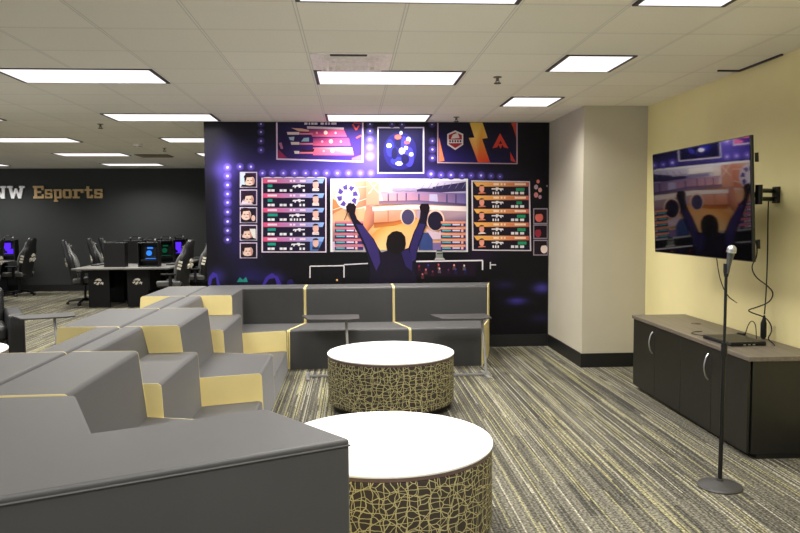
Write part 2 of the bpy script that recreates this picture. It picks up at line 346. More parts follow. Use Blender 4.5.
# ------------------------------------------------------------------ mural: a vinyl print, its pictures as thin printed sheets
t_mural = thing('wall_mural', 'large printed esports arena mural with a cheering fan, covering the back wall', 'mural', ((WX0+WX1)/2, MY, BH))
MB0 = Vector(t_mural.location)
class Print:                                            # coloured polygons on the mural plane, layer by layer
    def __init__(s): s.v, s.f, s.c = [], [], []
    def poly(s, pts, col, L=1, raw=False):
        i0 = len(s.v)
        for p in pts:
            x, z = p if raw else on_wall(*p)
            z = min(z, CEIL-.004); x = max(WX0, min(WX1-.013, x))
            s.v.append((x-MB0.x, -.0012*L-8e-6*(len(s.f) % 130), z-MB0.z))
        s.f.append(list(range(i0, len(s.v))))
        cols = col if isinstance(col, list) else [col]*len(pts)
        s.c += [lin(c) for c in cols]
    def rect(s, x0, y0, x1, y1, col, L=1, col2=None, skew=0):
        s.poly([(x0, y0), (x1+skew, y0), (x1, y1), (x0, y1)] if skew else [(x0, y0), (x1, y0), (x1, y1), (x0, y1)], [col, col2, col2, col] if col2 else col, L)
    def frame(s, x0, y0, x1, y1, w, col, L=1):
        s.rect(x0, y0, x1, y0+w, col, L); s.rect(x0, y1-w, x1, y1, col, L); s.rect(x0, y0+w, x0+w, y1-w, col, L); s.rect(x1-w, y0+w, x1, y1-w, col, L)
    def ell(s, cx, cy, rx, ry, col, L=1, n=18, a0=0, a1=2*pi):
        s.poly([(cx+rx*cos(a0+(a1-a0)*k/n), cy+ry*sin(a0+(a1-a0)*k/n)) for k in range(n)], col, L)
    def line(s, pts, w, col, L=1):
        for a, b in zip(pts, pts[1:]):
            d = hypot(b[0]-a[0], b[1]-a[1]) or 1; nx, ny = -(b[1]-a[1])/d*w/2, (b[0]-a[0])/d*w/2
            s.poly([(a[0]+nx, a[1]+ny), (b[0]+nx, b[1]+ny), (b[0]-nx, b[1]-ny), (a[0]-nx, a[1]-ny)], col, L)
    def build(s, name, parent, label=None):
        me = bpy.data.meshes.new(name); me.from_pydata(s.v, [], s.f); me.update()
        # all sheets face the room
        flip = [p.index for p in me.polygons if p.normal.y > 0]
        if flip:
            b = bmesh.new(); b.from_mesh(me); b.faces.ensure_lookup_table(); bmesh.ops.reverse_faces(b, faces=[b.faces[i] for i in flip]); b.to_mesh(me); b.free()
        ca = me.color_attributes.new('print', 'FLOAT_COLOR', 'POINT')
        for i, c in enumerate(s.c): ca.data[i].color = c
        me.materials.append(M['print']); o = bpy.data.objects.new(name, me); COL.objects.link(o); o.parent = parent
        if label: o['label'] = label
        return o
# dots of stage light and their printed glow
DOTS = [(x, 173.2, .9) for x in (262.5, 272.6, 283.4, 294.6, 305.7, 315.8, 326.6, 337.5, 348.6, 360.4, 371)] + \
       [(431, 174, 1.2), (441, 175, .7), (451, 175, 1), (462, 175.5, .6), (471, 175.5, .6), (481, 175.5, 1), (491, 176, .5), (500, 176.5, .5)] + \
       [(227.6, y, 1.1) for y in (167.4, 176, 185, 194, 202.5, 212, 221.5, 230.6, 239.7)] + [(240, 166.7, .9), (251, 166.7, .9), (261, 124, .7), (261, 132, .7), (261, 141, .7), (261, 150, .7),
        (370, 124, .7), (370, 131, .8), (370, 139.4, .9), (370, 147, 1), (370, 156.6, 1.5), (432.4, 141, .7), (432.4, 149.5, .9), (432.4, 158, 1), (402, 124.5, .6), (432, 124.5, .6), (392, 124, .5)]
GLOW = [(370, 158, 22, 20, (150, 135, 255), 1.), (345, 172, 40, 8, (120, 100, 225), .8), (290, 171, 45, 8, (100, 80, 200), .75), (226, 190, 9, 40, (90, 72, 190), .7), (226, 170, 12, 9, (120, 100, 230), .6),
        (330, 160, 90, 24, (70, 55, 150), .75), (440, 176, 60, 9, (80, 65, 165), .8), (240, 240, 14, 25, (40, 30, 90), .6), (248, 205, 28, 60, (44, 33, 98), .5), (450, 150, 45, 30, (44, 34, 96), .55), (480, 255, 18, 8, (60, 30, 80), .4),
        (528, 295, 22, 4.5, (66, 56, 160), .0), (542, 288, 9, 5, (80, 70, 180), .8), (517, 301, 10, 3.5, (70, 60, 170), .8), (252, 277, 16, 10, (40, 34, 110), .6), (217, 277, 8, 8, (60, 50, 150), .7), (275, 279, 9, 6, (70, 50, 160), .7), (541, 318, 10, 4, (50, 40, 110), .5), (505, 285, 10, 4, (36, 28, 80), .7)]
base = Print(); NX, NZ = 120, 80; z0b = BH; cols = {}
xl, xr = WX0, WX1-.013
def bgcol(px, py):
    c = [8, 7, 13]
    for gx_, gy_, rx, ry, col, k in GLOW:
        e = k*math.exp(-(((px-gx_)/rx)**2+((py-gy_)/ry)**2))
        c = [a+(b-a)*min(1, e) for a, b in zip(c, col)]
    return tuple(c)
def wall_px(x, z):                                      # inverse of on_wall
    d = Vector((x, MY, z-CAMZ)); q = Vector((d.dot(r_), d.dot(f_), d.dot(u_))); return 400+F_*q.x/q.y, 266.5-F_*q.z/q.y
grid_v, grid_f, grid_c = [], [], []
for j in range(NZ+1):
    for i in range(NX+1):
        x, z = xl+(xr-xl)*i/NX, z0b+(CEIL-z0b)*j/NZ
        grid_v.append((x-MB0.x, 0, z-MB0.z)); grid_c.append(lin(bgcol(*wall_px(x, z))))
for j in range(NZ):
    for i in range(NX):
        a = j*(NX+1)+i; grid_f.append((a, a+1, a+NX+2, a+NX+1))
base.v, base.f, base.c = grid_v, grid_f, grid_c
sd = base
for x, y, r in DOTS:
    R0, n_ = 3.2+1.6*r, 12; ed = lambda q: (x+R0*cos(q), y+R0*sin(q))
    cc = tuple(min(255, b+w_) for b, w_ in zip(bgcol(x, y), (70, 58, 130)))
    for k in range(n_):
        e0, e1 = ed(2*pi*k/n_), ed(2*pi*(k+1)/n_); sd.poly([(x, y), e0, e1], [cc, bgcol(*e0), bgcol(*e1)], 1)
    sd.ell(x, y, r*1.1, r*1.1, (225, 215, 255), 2, 10)
WHT = (238, 234, 240)
# left scoreboard
p = Print(); p.rect(261.5, 177, 326.5, 252.5, (225, 205, 225), 1); p.rect(263, 178.3, 325.3, 251.3, (26, 18, 46), 2)
def sx(x): return 262 + x/6.66
def sy(y): return 175 + y/6.66
GUN = [(0, 4), (2, 3), (14, 3), (14, 1), (22, 1), (22, 3), (34, 3), (34, 6), (22, 6), (22, 9), (17, 9), (16, 6), (10, 6), (8, 10), (5, 10), (5, 6), (0, 8)]
for k in range(5):
    y = 25+97*k
    p.poly([(sx(8), sy(y)), (sx(180), sy(y)), (sx(416), sy(y)), (sx(404), sy(y+30)), (sx(180), sy(y+30)), (sx(8), sy(y+30))], [(226, 84, 130), (190, 130, 190), (140, 180, 235), (130, 170, 230), (180, 120, 180), (220, 76, 120)], 3)
    for a, b in ((38, 100), (185, 200), (208, 222), (252, 290)): p.rect(sx(a), sy(y+8), sx(b), sy(y+21), (244, 214, 232), 4)
    p.rect(sx(38), sy(y+38), sx((70, 70, 104, 92, 92)[k]), sy(y+56), (30, 150, 130), 4)
    g0 = (205, 205, 182, 207, 195)[k]; gs = (285-g0)/34
    p.poly([(sx(g0+gx_*gs), sy(y+36+gy_*2.6)) for gx_, gy_ in GUN], (230, 226, 238), 4)
    for a, b in ((38, 58), (62, 84), (118, 138), (142, 164), (186, 202)) + (((272, 286),), ((250, 262), (272, 286)), ((212, 222), (230, 240), (250, 262), (272, 286)), ((272, 286),), ((250, 262), (272, 286)))[k]: p.rect(sx(a), sy(y+70), sx(b), sy(y+86), (232, 228, 236), 4)
    p.poly([(sx(404), sy(y+30)), (sx(372), sy(y+92)), (sx(320), sy(y+92)), (sx(320), sy(y+30))], (24, 20, 60) if k < 4 else (80, 120, 190), 3)
    p.ell(sx(358), sy(y+74), 3.6, 2.6, (236, 216, 214) if k != 4 else (40, 48, 70), 4, 14, pi, 2*pi); p.rect(sx(336), sy(y+73), sx(380), sy(y+82), (236, 216, 214) if k != 4 else (40, 48, 70), 4)
    p.ell(sx(358), sy(y+40), 3., 4.1, (226, 178, 168), 5); p.ell(sx(358), sy(y+22), 3.1, 2.1, (40, 26, 40), 6, 12, pi, 2*pi)
p.build('printed_scoreboard', t_mural, 'scoreboard with pink and blue bars on the left of the print')
# portraits on the left
for k in range(5):
    p = Print(); y0, y1 = 168+(22+100*k)/5.67, 168+(112+100*k)/5.67; x0, x1 = 239.8, 257.2
    p.rect(x0, y0, x1, y1, (206, 190, 214), 1); p.rect(x0+1, y0+1, x1-1, y1-1, ((50, 30, 70), (44, 26, 60), (30, 20, 44), (36, 22, 50), (28, 16, 34))[k], 2)
    if k == 0: p.rect(x0+1, y0+1, x0+5.5, y1-1, (190, 210, 235), 3)
    cx = (249.6, 248.6, 246, 247, 247.8)[k]; cy = y0+(8.7, 9.6, 7.2, 9.4, 8.6)[k]
    p.ell(cx, cy+.4, 5.2, 5.4, (238, 206, 192), 4); p.ell(cx-.4, cy-3.4, 5.4, 3.4, (44, 20, 34), 5, 14, pi*.95, pi*2.05)
    p.ell(cx+2.6, cy+1, 2.4, 4, (206, 150, 140), 5, 14, -pi/2, pi/2); p.poly([(x0+1, y1-1), (x0+2.5, y1-3.2), (cx, y1-2.2), (x1-3, y1-3.4), (x1-1, y1-1)], (24, 16, 34), 5)
    p.poly([(cx-5.2, cy-3), (cx-2.6, cy-4.5), (cx-3.4, cy-.5), (cx-4.8, cy+2)], (40, 20, 32), 6)
    for ex in (-1.4, 1.8): p.rect(cx+ex-.8, cy-.3, cx+ex+.8, cy+.4, (60, 30, 40), 6)
    p.rect(cx-.6, cy+2.6, cx+1.6, cy+3.2, (150, 70, 76), 6)
    if k == 1: p.poly([(x0+1, y1-1), (x0+3, y1-5), (x1-6, y1-3), (x1-4, y1-1)], (225, 205, 222), 5)
    if k == 2: p.ell(253.4, y0+11, 2, 3, (226, 188, 178), 5)
    if k == 3: p.poly([(249.5, y0+4), (255.6, y0+4), (256, y1-2), (253, y1-3)], (226, 222, 220), 5)
    p.build('printed_portrait', t_mural)

# right scoreboard
def qx(x): return 465 + x/4.44
def qy(y): return 165 + y/4.44
p = Print(); p.poly([(qx(28), qy(68)), (qx(288), qy(72)), (qx(294), qy(382)), (qx(32), qy(380))], (216, 204, 214), 1); p.poly([(qx(34), qy(74)), (qx(282), qy(78)), (qx(288), qy(377)), (qx(38), qy(375))], (22, 15, 32), 2)
for k in range(5):
    y = 76+59.5*k
    p.poly([(qx(38), qy(y)), (qx(180), qy(y)), (qx(284), qy(y+1)), (qx(284), qy(y+20)), (qx(180), qy(y+20)), (qx(52), qy(y+20))], [(236, 180, 90), (226, 150, 100), (206, 100, 80), (200, 92, 74), (226, 140, 90), (236, 170, 80)], 3)
    for a, b in ((126, 150), (158, 166), (172, 180), (220, 270)): p.rect(qx(a), qy(y+5), qx(b), qy(y+14), (246, 220, 190), 4)
    p.rect(qx((226, 228, 230, 232, 234)[k]), qy(y+26), qx((264, 252, 268, 268, 272)[k]), qy(y+39), (34, 150, 104), 4)
    gs = 52/34; p.poly([(qx(170-gx_*gs), qy(y+22+gy_*1.8)) for gx_, gy_ in GUN], (226, 222, 228), 4)
    for a, b in ((122, 128), (133, 139), (144, 150), (204, 218), (222, 236), (244, 262)): p.rect(qx(a), qy(y+43), qx(b), qy(y+54), (228, 222, 226), 4)
    p.ell(qx(76), qy(y+52), 4, 1.9, (214, 120, 96) if k != 3 else (230, 220, 220), 4, 12, pi, 2*pi); p.ell(qx(74), qy(y+30), 2.5, 3.4, (226, 150, 130), 5); p.ell(qx(74), qy(y+19), 2.6, 1.6, (54, 20, 24), 6, 12, pi, 2*pi)
p.build('printed_scoreboard', t_mural, 'scoreboard with orange bars on the right of the print')
for k, (y0, y1) in enumerate(((192, 262), (264, 328), (332, 402))):
    p = Print(); p.rect(533.2, qy(y0), 547.6, qy(y1), (150, 136, 150), 1); p.rect(534.2, qy(y0+5), 546.8, qy(y1-5), (30, 16, 26), 2)
    p.ell((539, 538, 544)[k], qy((y0+y1)/2+6), (4, 3.2, 3.4)[k], 4.4, ((214, 104, 90), (150, 40, 60), (236, 214, 206))[k], 3); p.ell((539, 538, 543)[k], qy((y0+y1)/2-8), 4, 2.4, (30, 10, 16), 4, 12, pi, 2*pi); p.build('printed_portrait', t_mural)
p = base
for x, y, r, c in ((538, 181.5, 1.6, (224, 120, 110)), (536, 187, 2, (190, 160, 170)), (540, 190, 1.9, (222, 170, 160)), (536, 195, 2.2, (210, 130, 130)), (540, 197, 1.6, (190, 150, 170)), (547, 186, .9, (150, 130, 150))): p.ell(x, y, r, r*1.2, c, 2)
# top left picture
def ax(x): return 270 + x/8
def ay(y): return 118 + y/8
p = Print(); p.poly([(ax(48), ay(8)), (ax(748), ay(8)), (ax(746), ay(356)), (ax(50), ay(334))], (216, 190, 226), 1); p.poly([(ax(60), ay(8)), (ax(736), ay(8)), (ax(734), ay(342)), (ax(62), ay(322))], [(20, 16, 52), (40, 26, 90), (74, 50, 150), (40, 24, 80)], 2)
for (a, b, c, d, y0, y1), fx in (((300, 590, 616, 340, 92, 150), 0), ((345, 630, 645, 345, 160, 222), 0), ((345, 655, 672, 345, 236, 298), 1)):
    p.poly([(ax(a), ay(y0)), (ax(b), ay(y0)), (ax(c), ay(y1)), (ax(d), ay(y1))], [(120, 50, 110), (200, 70, 120), (222, 84, 130), (226, 96, 136)] if not fx else [(226, 110, 140), (248, 206, 150), (236, 110, 150), (226, 90, 130)], 3)
    p.ell(ax((b+a)/2), ay((y0+y1)/2-4), 2, 2, (250, 220, 210), 4); p.ell(ax((b+a)/2+80), ay((y0+y1)/2-2), 1.2, 1.2, (240, 170, 190), 4); p.ell(ax((b+a)/2-70), ay((y0+y1)/2-2), 1.2, 1.2, (240, 160, 190), 4)
p.poly([(ax(295), ay(66)), (ax(590), ay(76)), (ax(592), ay(92)), (ax(298), ay(86))], (206, 186, 200), 3)
for a, b in ((275, 300), (310, 322), (330, 350), (355, 380), (405, 430), (440, 458), (465, 480), (490, 532)): p.rect(ax(a), ay(36), ax(b), ay(54), (216, 208, 224), 4)
p.poly([(ax(170), ay(80)), (ax(250), ay(84)), (ax(312), ay(96)), (ax(310), ay(110)), (ax(230), ay(106))], (222, 170, 150), 4)
for y, x0 in ((112, 135), (192, 165), (264, 192)):
    p.poly([(ax(x0), ay(y)), (ax(235), ay(y)), (ax(235), ay(y+22)), (ax(x0+6), ay(y+22))], (226, 206, 206), 4); p.poly([(ax(238), ay(y+8)), (ax(345), ay(y+8)), (ax(345), ay(y+22)), (ax(238), ay(y+22))], (224, 120, 150), 4)
p.poly([(ax(150), ay(154)), (ax(196), ay(150)), (ax(190), ay(182)), (ax(160), ay(176))], (170, 190, 214), 4); p.poly([(ax(250), ay(188)), (ax(270), ay(160)), (ax(312), ay(156)), (ax(312), ay(188))], (150, 190, 210), 4)
p.poly([(ax(255), ay(246)), (ax(300), ay(262)), (ax(356), ay(244)), (ax(350), ay(268)), (ax(260), ay(270))], (70, 20, 40), 4)
p.poly([(ax(70), ay(200)), (ax(92), ay(196)), (ax(106), ay(246)), (ax(88), ay(250))], (180, 110, 150), 3); p.poly([(ax(66), ay(250)), (ax(136), ay(318)), (ax(66), ay(318))], (150, 40, 90), 3); p.poly([(ax(656), ay(322)), (ax(732), ay(294)), (ax(732), ay(340)), (ax(656), ay(336))], (236, 110, 170), 3)
p.line([(ax(660), ay(50)), (ax(690), ay(96)), (ax(712), ay(60))], 1.6, (216, 76, 60), 3); p.line([(ax(690), ay(160)), (ax(730), ay(140))], 1.6, (226, 90, 80), 3); p.line([(ax(668), ay(40)), (ax(728), ay(46))], 1.2, (180, 60, 60), 3)
p.build('printed_screen', t_mural, 'printed screen with three slanted pink bars')
# small square picture
def cx_(x): return 370 + x/5
def cy_(y): return 118 + y/5
p = Print(); p.rect(cx_(37), cy_(45), cx_(271), cy_(278), (214, 200, 232), 1); p.rect(cx_(43), cy_(51), cx_(264), cy_(271), (20, 16, 60), 2)
p.ell(cx_(150), cy_(165), 16.6, 19, (30, 26, 98), 3, 28)
for x, y, rx, ry, c in ((100, 150, 4, 9, (42, 42, 150)), (196, 196, 5, 10, (54, 48, 160)), (138, 216, 7, 4, (44, 46, 160)), (170, 130, 3, 8, (50, 46, 150)), (122, 178, 3, 6, (20, 18, 60)), (176, 206, 4, 5, (22, 18, 62)), (140, 122, 3, 5, (20, 18, 64))): p.ell(cx_(x), cy_(y), rx, ry, c, 4)
for x, y, rx, ry, c in ((140, 95, 3.6, 2.6, (190, 90, 80)), (155, 75, 1.8, 2.2, (170, 176, 230)), (192, 108, 2.4, 3, (190, 190, 236)), (185, 122, 3, 2, (170, 80, 90)), (95, 138, 2.8, 2.4, (170, 180, 246)), (160, 165, 3.2, 3.4, (230, 230, 250)), (206, 182, 2.4, 2.2, (160, 172, 246)), (145, 228, 3.6, 2.2, (226, 220, 244)), (180, 150, 2, 2, (190, 200, 250))):
    p.poly([(cx_(x)+rx*cos(q), cy_(y)+ry*sin(q)) for q in (0, .9, 1.9, 2.7, 3.6, 4.4, 5.4)], c, 5)
p.build('printed_screen', t_mural, 'small square printed screen with a blue round picture')
# top right picture
p = Print(); p.poly([(cx_(336), cy_(6)), (cx_(738), cy_(6)), (cx_(738), cy_(231)), (cx_(336), cy_(226))], (190, 160, 180), 1); p.poly([(cx_(342), cy_(6)), (cx_(732), cy_(6)), (cx_(732), cy_(226)), (cx_(342), cy_(220))], [(16, 14, 36), (18, 10, 30), (26, 18, 60), (40, 30, 110)], 2)
p.poly([(cx_(498), cy_(16)), (cx_(562), cy_(16)), (cx_(588), cy_(100)), (cx_(560), cy_(104)), (cx_(600), cy_(222)), (cx_(540), cy_(222)), (cx_(494), cy_(100)), (cx_(522), cy_(98))], [(226, 186, 80), (226, 186, 80), (226, 186, 90), (236, 150, 60), (226, 60, 40), (226, 70, 40), (240, 190, 100), (240, 200, 110)], 3)
hexa = [(426, 62), (466, 80), (466, 134), (426, 160), (386, 134), (386, 80)]
p.poly([(cx_(x), cy_(y)) for x, y in hexa], (226, 216, 222), 3); p.poly([(cx_(426+(x-426)*.82), cy_(110+(y-110)*.82)) for x, y in hexa], (170, 40, 50), 4); p.rect(cx_(390), cy_(108), cx_(462), cy_(126), (236, 228, 232), 5)
for k in range(5): p.rect(cx_(396+13*k), cy_(111), cx_(404+13*k), cy_(122), (60, 30, 60), 6)
p.poly([(cx_(404), cy_(104)), (cx_(414), cy_(84)), (cx_(438), cy_(74)), (cx_(448), cy_(100))], (230, 214, 216), 5)
RED = (212, 66, 48)
p.poly([(cx_(650), cy_(76)), (cx_(692), cy_(152)), (cx_(668), cy_(146)), (cx_(653), cy_(112)), (cx_(636), cy_(146)), (cx_(612), cy_(152))], RED, 3); p.poly([(cx_(640), cy_(130)), (cx_(664), cy_(130)), (cx_(652), cy_(154))], RED, 4)
p.poly([(cx_(704), cy_(16)), (cx_(731), cy_(16)), (cx_(731), cy_(100)), (cx_(716), cy_(50))], (190, 70, 50), 3); p.poly([(cx_(345), cy_(96)), (cx_(372), cy_(214)), (cx_(345), cy_(219))], (246, 130, 90), 3); p.poly([(cx_(700), cy_(170)), (cx_(730), cy_(222)), (cx_(704), cy_(214))], (206, 60, 50), 3)
p.build('printed_screen', t_mural, 'printed screen with a gold lightning bolt and two emblems')
# main screen
def mx(x): return 320 + x/4.44
def my(y): return 165 + y/4.44
p = Print(); p.rect(mx(46), my(61), mx(657), my(386), WHT, 1); p.rect(mx(56), my(70), mx(648), my(378), (226, 170, 130), 2)
p.poly([(mx(56), my(70)), (mx(648), my(70)), (mx(648), my(180)), (mx(430), my(150)), (mx(56), my(215))], [(252, 244, 240), (190, 182, 220), (130, 120, 170), (236, 210, 210), (244, 206, 184)], 3)
p.poly([(mx(56), my(75)), (mx(215), my(70)), (mx(205), my(180)), (mx(56), my(218))], [(240, 214, 196), (226, 130, 100), (206, 110, 80), (240, 190, 140)], 4)
p.poly([(mx(56), my(150)), (mx(120), my(185)), (mx(56), my(218))], (206, 130, 80), 5)
p.poly([(mx(430), my(108)), (mx(648), my(75)), (mx(648), my(116)), (mx(500), my(124)), (mx(430), my(130))], (52, 44, 84), 4)
p.poly([(mx(270), my(122)), (mx(430), my(118)), (mx(648), my(126)), (mx(648), my(172)), (mx(420), my(158)), (mx(280), my(160))], [(190, 150, 170), (150, 120, 160), (90, 80, 140), (110, 100, 160), (180, 130, 150), (220, 160, 160)], 5)
p.poly([(mx(486), my(130)), (mx(520), my(130)), (mx(524), my(166)), (mx(484), my(162))], (180, 170, 205), 6)
p.poly([(mx(200), my(190)), (mx(400), my(176)), (mx(648), my(184)), (mx(648), my(206)), (mx(400), my(196)), (mx(200), my(206))], (242, 224, 220), 6)
p.poly([(mx(220), my(200)), (mx(400), my(196)), (mx(430), my(206)), (mx(420), my(280)), (mx(230), my(262))], [(236, 170, 150), (216, 150, 130), (210, 150, 130), (200, 140, 110), (216, 130, 90)], 5)
p.poly([(mx(430), my(200)), (mx(648), my(206)), (mx(648), my(260)), (mx(430), my(260))], (176, 150, 170), 5)
p.poly([(mx(75), my(250)), (mx(230), my(250)), (mx(330), my(300)), (mx(330), my(378)), (mx(56), my(378)), (mx(56), my(250))], [(226, 170, 140), (226, 150, 90), (240, 170, 90), (236, 190, 130), (60, 40, 90), (220, 170, 150)], 4)
p.poly([(mx(215), my(330)), (mx(250), my(290)), (mx(330), my(250)), (mx(400), my(228)), (mx(440), my(240)), (mx(450), my(378)), (mx(250), my(378))], [(216, 130, 60), (226, 140, 60), (240, 160, 80), (242, 176, 96), (236, 160, 90), (240, 190, 140), (246, 200, 140)], 6)
for (x0, y0, x1, y1, c) in ((205, 72, 262, 178, (216, 150, 126)), (262, 82, 300, 120, (246, 226, 220)), (300, 74, 420, 100, (250, 240, 236)), (320, 104, 430, 116, (150, 136, 180)), (430, 96, 500, 104, (180, 170, 200)),
        (300, 128, 306, 160, (90, 70, 110)), (340, 126, 345, 160, (90, 70, 120)), (380, 124, 385, 158, (80, 66, 120)), (436, 128, 442, 160, (70, 60, 110)), (560, 130, 566, 168, (70, 62, 110)), (600, 130, 606, 170, (70, 62, 110)), (236, 206, 240, 262, (160, 100, 80)), (300, 202, 305, 250, (170, 110, 90)), (560, 212, 600, 246, (150, 120, 140)), (606, 210, 644, 250, (190, 160, 170))): p.rect(mx(x0), my(y0), mx(x1), my(y1), c, 6)
for x in (450, 480, 510, 540, 570, 600, 630): p.line([(mx(x), my(104)), (mx(x+16), my(80))], .5, (120, 112, 160), 7)
for pts in (((215, 70), (262, 128)), ((262, 70), (215, 128)), ((56, 200), (205, 150)), ((56, 110), (205, 96)), ((110, 74), (116, 190))): p.line([(mx(x), my(y)) for x, y in pts], .6, (250, 226, 214), 7)
p.poly([(mx(444), my(206)), (mx(648), my(210)), (mx(648), my(250)), (mx(560), my(300)), (mx(444), my(262))], [(150, 112, 110), (190, 160, 176), (110, 90, 130), (70, 56, 96), (130, 90, 84)], 6)
p.poly([(mx(205), my(180)), (mx(232), my(184)), (mx(240), my(262)), (mx(208), my(300)), (mx(190), my(262))], [(206, 130, 110), (190, 120, 110), (150, 84, 70), (190, 110, 60), (226, 150, 110)], 6)
p.poly([(mx(240), my(256)), (mx(330), my(250)), (mx(420), my(226)), (mx(430), my(240)), (mx(330), my(268)), (mx(240), my(276))], [(140, 70, 44), (160, 84, 50), (150, 80, 60), (190, 110, 60), (200, 120, 50), (190, 110, 50)], 7)
p.poly([(mx(262), my(160)), (mx(430), my(156)), (mx(648), my(172)), (mx(648), my(182)), (mx(430), my(172)), (mx(262), my(176))], [(120, 84, 110), (96, 80, 120), (60, 52, 92), (84, 74, 120), (130, 110, 150), (160, 120, 130)], 6)
for a, b, rx, ry in ((390, 228, 34, 40), (512, 245, 40, 48)):
    p.ell(mx(a), my(b), rx/4.44, ry/4.44, (236, 196, 180), 7, 26); p.ell(mx(a), my(b+3), (rx-6)/4.44, (ry-6)/4.44, (64, 58, 92) if a < 450 else (26, 20, 44), 8, 26)
p.ell(mx(122), my(138), 12, 13.5, (232, 214, 226), 6, 26)
for a0 in range(8):
    q = a0*pi/4+.3; p.poly([(mx(122+44*cos(q)), my(138+48*sin(q))), (mx(122+48*cos(q+.45)), my(138+54*sin(q+.45))), (mx(122+24*cos(q+.5)), my(138+28*sin(q+.5))), (mx(122+30*cos(q-.1)), my(138+34*sin(q-.1)))], (82, 66, 150), 7)
p.poly([(mx(104), my(150)), (mx(120), my(112)), (mx(146), my(128)), (mx(140), my(164)), (mx(118), my(172))], (240, 226, 236), 8)
p.rect(mx(438), my(300), mx(500), my(378), (50, 66, 120), 7); p.poly([(mx(470), my(285)), (mx(530), my(300)), (mx(560), my(250)), (mx(540), my(330)), (mx(500), my(330))], (206, 180, 196), 8)
p.rect(mx(56), my(340), mx(215), my(378), (210, 190, 210), 5); p.rect(mx(440), my(345), mx(648), my(378), (120, 100, 150), 6)
for k in range(5):
    for x0, x1, s in ((66, 192, 0), (536, 646, 1)):
        y = 250+26*k; p.rect(mx(x0), my(y), mx(x1), my(y+9), ((206, 110, 130), (236, 150, 110))[s], 9); p.rect(mx(x0), my(y+9), mx(x1), my(y+23), (58, 48, 104), 9)
        p.rect(mx(x0+6), my(y+11), mx(x0+44), my(y+18), (90, 170, 170), 10); p.rect(mx(x0+52), my(y+11), mx(x0+84), my(y+18), (206, 200, 220), 10); p.rect(mx(x0+90), my(y+10), mx(x0+100), my(y+21), (226, 180, 170), 10)
p.build('printed_screen', t_mural, 'large bright central printed screen showing a game level')
# stage lines, trophy, crowd
p = base
p.line([(310, 278), (310, 266.2), (344, 265.6), (344, 277.5)], 1.1, (216, 210, 216), 3); p.line([(344, 264.6), (368, 263.4)], 1.1, (206, 200, 210), 3)
p.line([(416, 261.4), (482.5, 260.4), (482.5, 270)], 1.4, (226, 220, 226), 3); p.line([(490.3, 262), (490.3, 269)], 1.2, (210, 206, 210), 3); p.line([(490.3, 264.8), (496, 264.8)], 1.2, (210, 206, 210), 3)
p.poly([(mx(516), my(355)), (mx(540), my(355)), (mx(546), my(410)), (mx(556), my(420)), (mx(508), my(420)), (mx(514), my(410))], [(190, 190, 190), (150, 160, 150), (110, 120, 110), (206, 200, 200), (206, 200, 200), (130, 130, 130)], 5)
for y in (365, 378, 391): p.rect(mx(518), my(y), mx(542), my(y+5), (50, 60, 54), 6)
p.rect(mx(425), my(432), mx(690), my(495), (26, 12, 30), 2)
for x, y, c in ((440, 455, (150, 40, 70)), (470, 470, (214, 110, 110)), (480, 450, (60, 50, 140)), (526, 448, (206, 90, 90)), (530, 465, (216, 180, 190)), (595, 450, (226, 150, 140)), (602, 468, (60, 60, 150)), (640, 452, (226, 200, 196)), (645, 470, (50, 60, 150)), (570, 470, (90, 40, 90)), (500, 478, (120, 50, 70)), (455, 490, (190, 100, 100))): p.ell(mx(x), my(y)-1.2, .9, 1.1, c, 4, 10); p.poly([(mx(x)-1.6, my(y)+3.4), (mx(x)-1.3, my(y)+.4), (mx(x), my(y)-.2), (mx(x)+1.3, my(y)+.4), (mx(x)+1.6, my(y)+3.4)], tuple(v*.42 for v in c), 3)
for pts, c in (([(208, 285), (209, 277), (213, 272), (217, 274), (220, 285)], (58, 46, 150)), ([(211, 285), (212, 279), (216, 277), (217, 285)], (16, 12, 30)), ([(262, 285), (266, 277), (272, 273), (278, 277), (282, 285)], (62, 44, 150)), ([(265, 285), (269, 279), (275, 278), (277, 285)], (18, 12, 34)), ([(286, 285), (288, 280), (292, 279), (295, 285)], (34, 26, 84))): p.poly(pts, c, 3)
p.ell(337, 280, 1, 1.2, (236, 180, 120), 4, 8); p.poly([(237, 282), (240, 277), (243, 280), (246, 277), (248, 282)], (30, 130, 120), 3)
for x, y, rx, ry in ((212, 279, 5, 5), (273, 281, 7, 5), (250, 284, 8, 4)): p.ell(x, y, rx, ry, (22, 18, 44), 2)
p.build('printed_backdrop', t_mural, 'dark purple arena backdrop with stage lights and crowd')
# fan seen from behind
p = Print(); P1 = [(115, 185), (125, 172), (150, 170), (160, 185), (155, 215), (165, 240), (190, 265), (215, 300), (240, 330), (258, 365), (272, 388), (298, 380), (293, 350), (300, 315), (320, 297), (340, 292), (362, 298), (378, 318), (381, 350), (376, 374), (392, 368), (402, 340), (415, 300), (430, 270), (442, 235), (447, 205), (440, 185), (450, 172), (480, 172), (487, 190), (478, 225), (470, 270), (455, 310), (440, 350), (428, 400), (425, 450), (428, 500), (430, 545), (215, 545), (222, 480), (218, 430), (200, 370), (180, 325), (160, 290), (140, 245), (128, 215), (118, 205)]
p.poly([(mx(x), my(y)) for x, y in P1], (20, 14, 34), 11)
for q, c in (([(160, 262), (190, 268), (235, 330), (258, 372), (268, 430), (250, 470), (228, 420), (205, 360)], (50, 38, 98)), ([(420, 300), (440, 260), (466, 262), (452, 310), (436, 350), (424, 420), (408, 430), (398, 372)], (44, 34, 90)), ([(360, 385), (392, 372), (410, 420), (408, 470), (380, 450)], (40, 30, 84))): p.poly([(mx(x), my(y)) for x, y in q], c, 12)
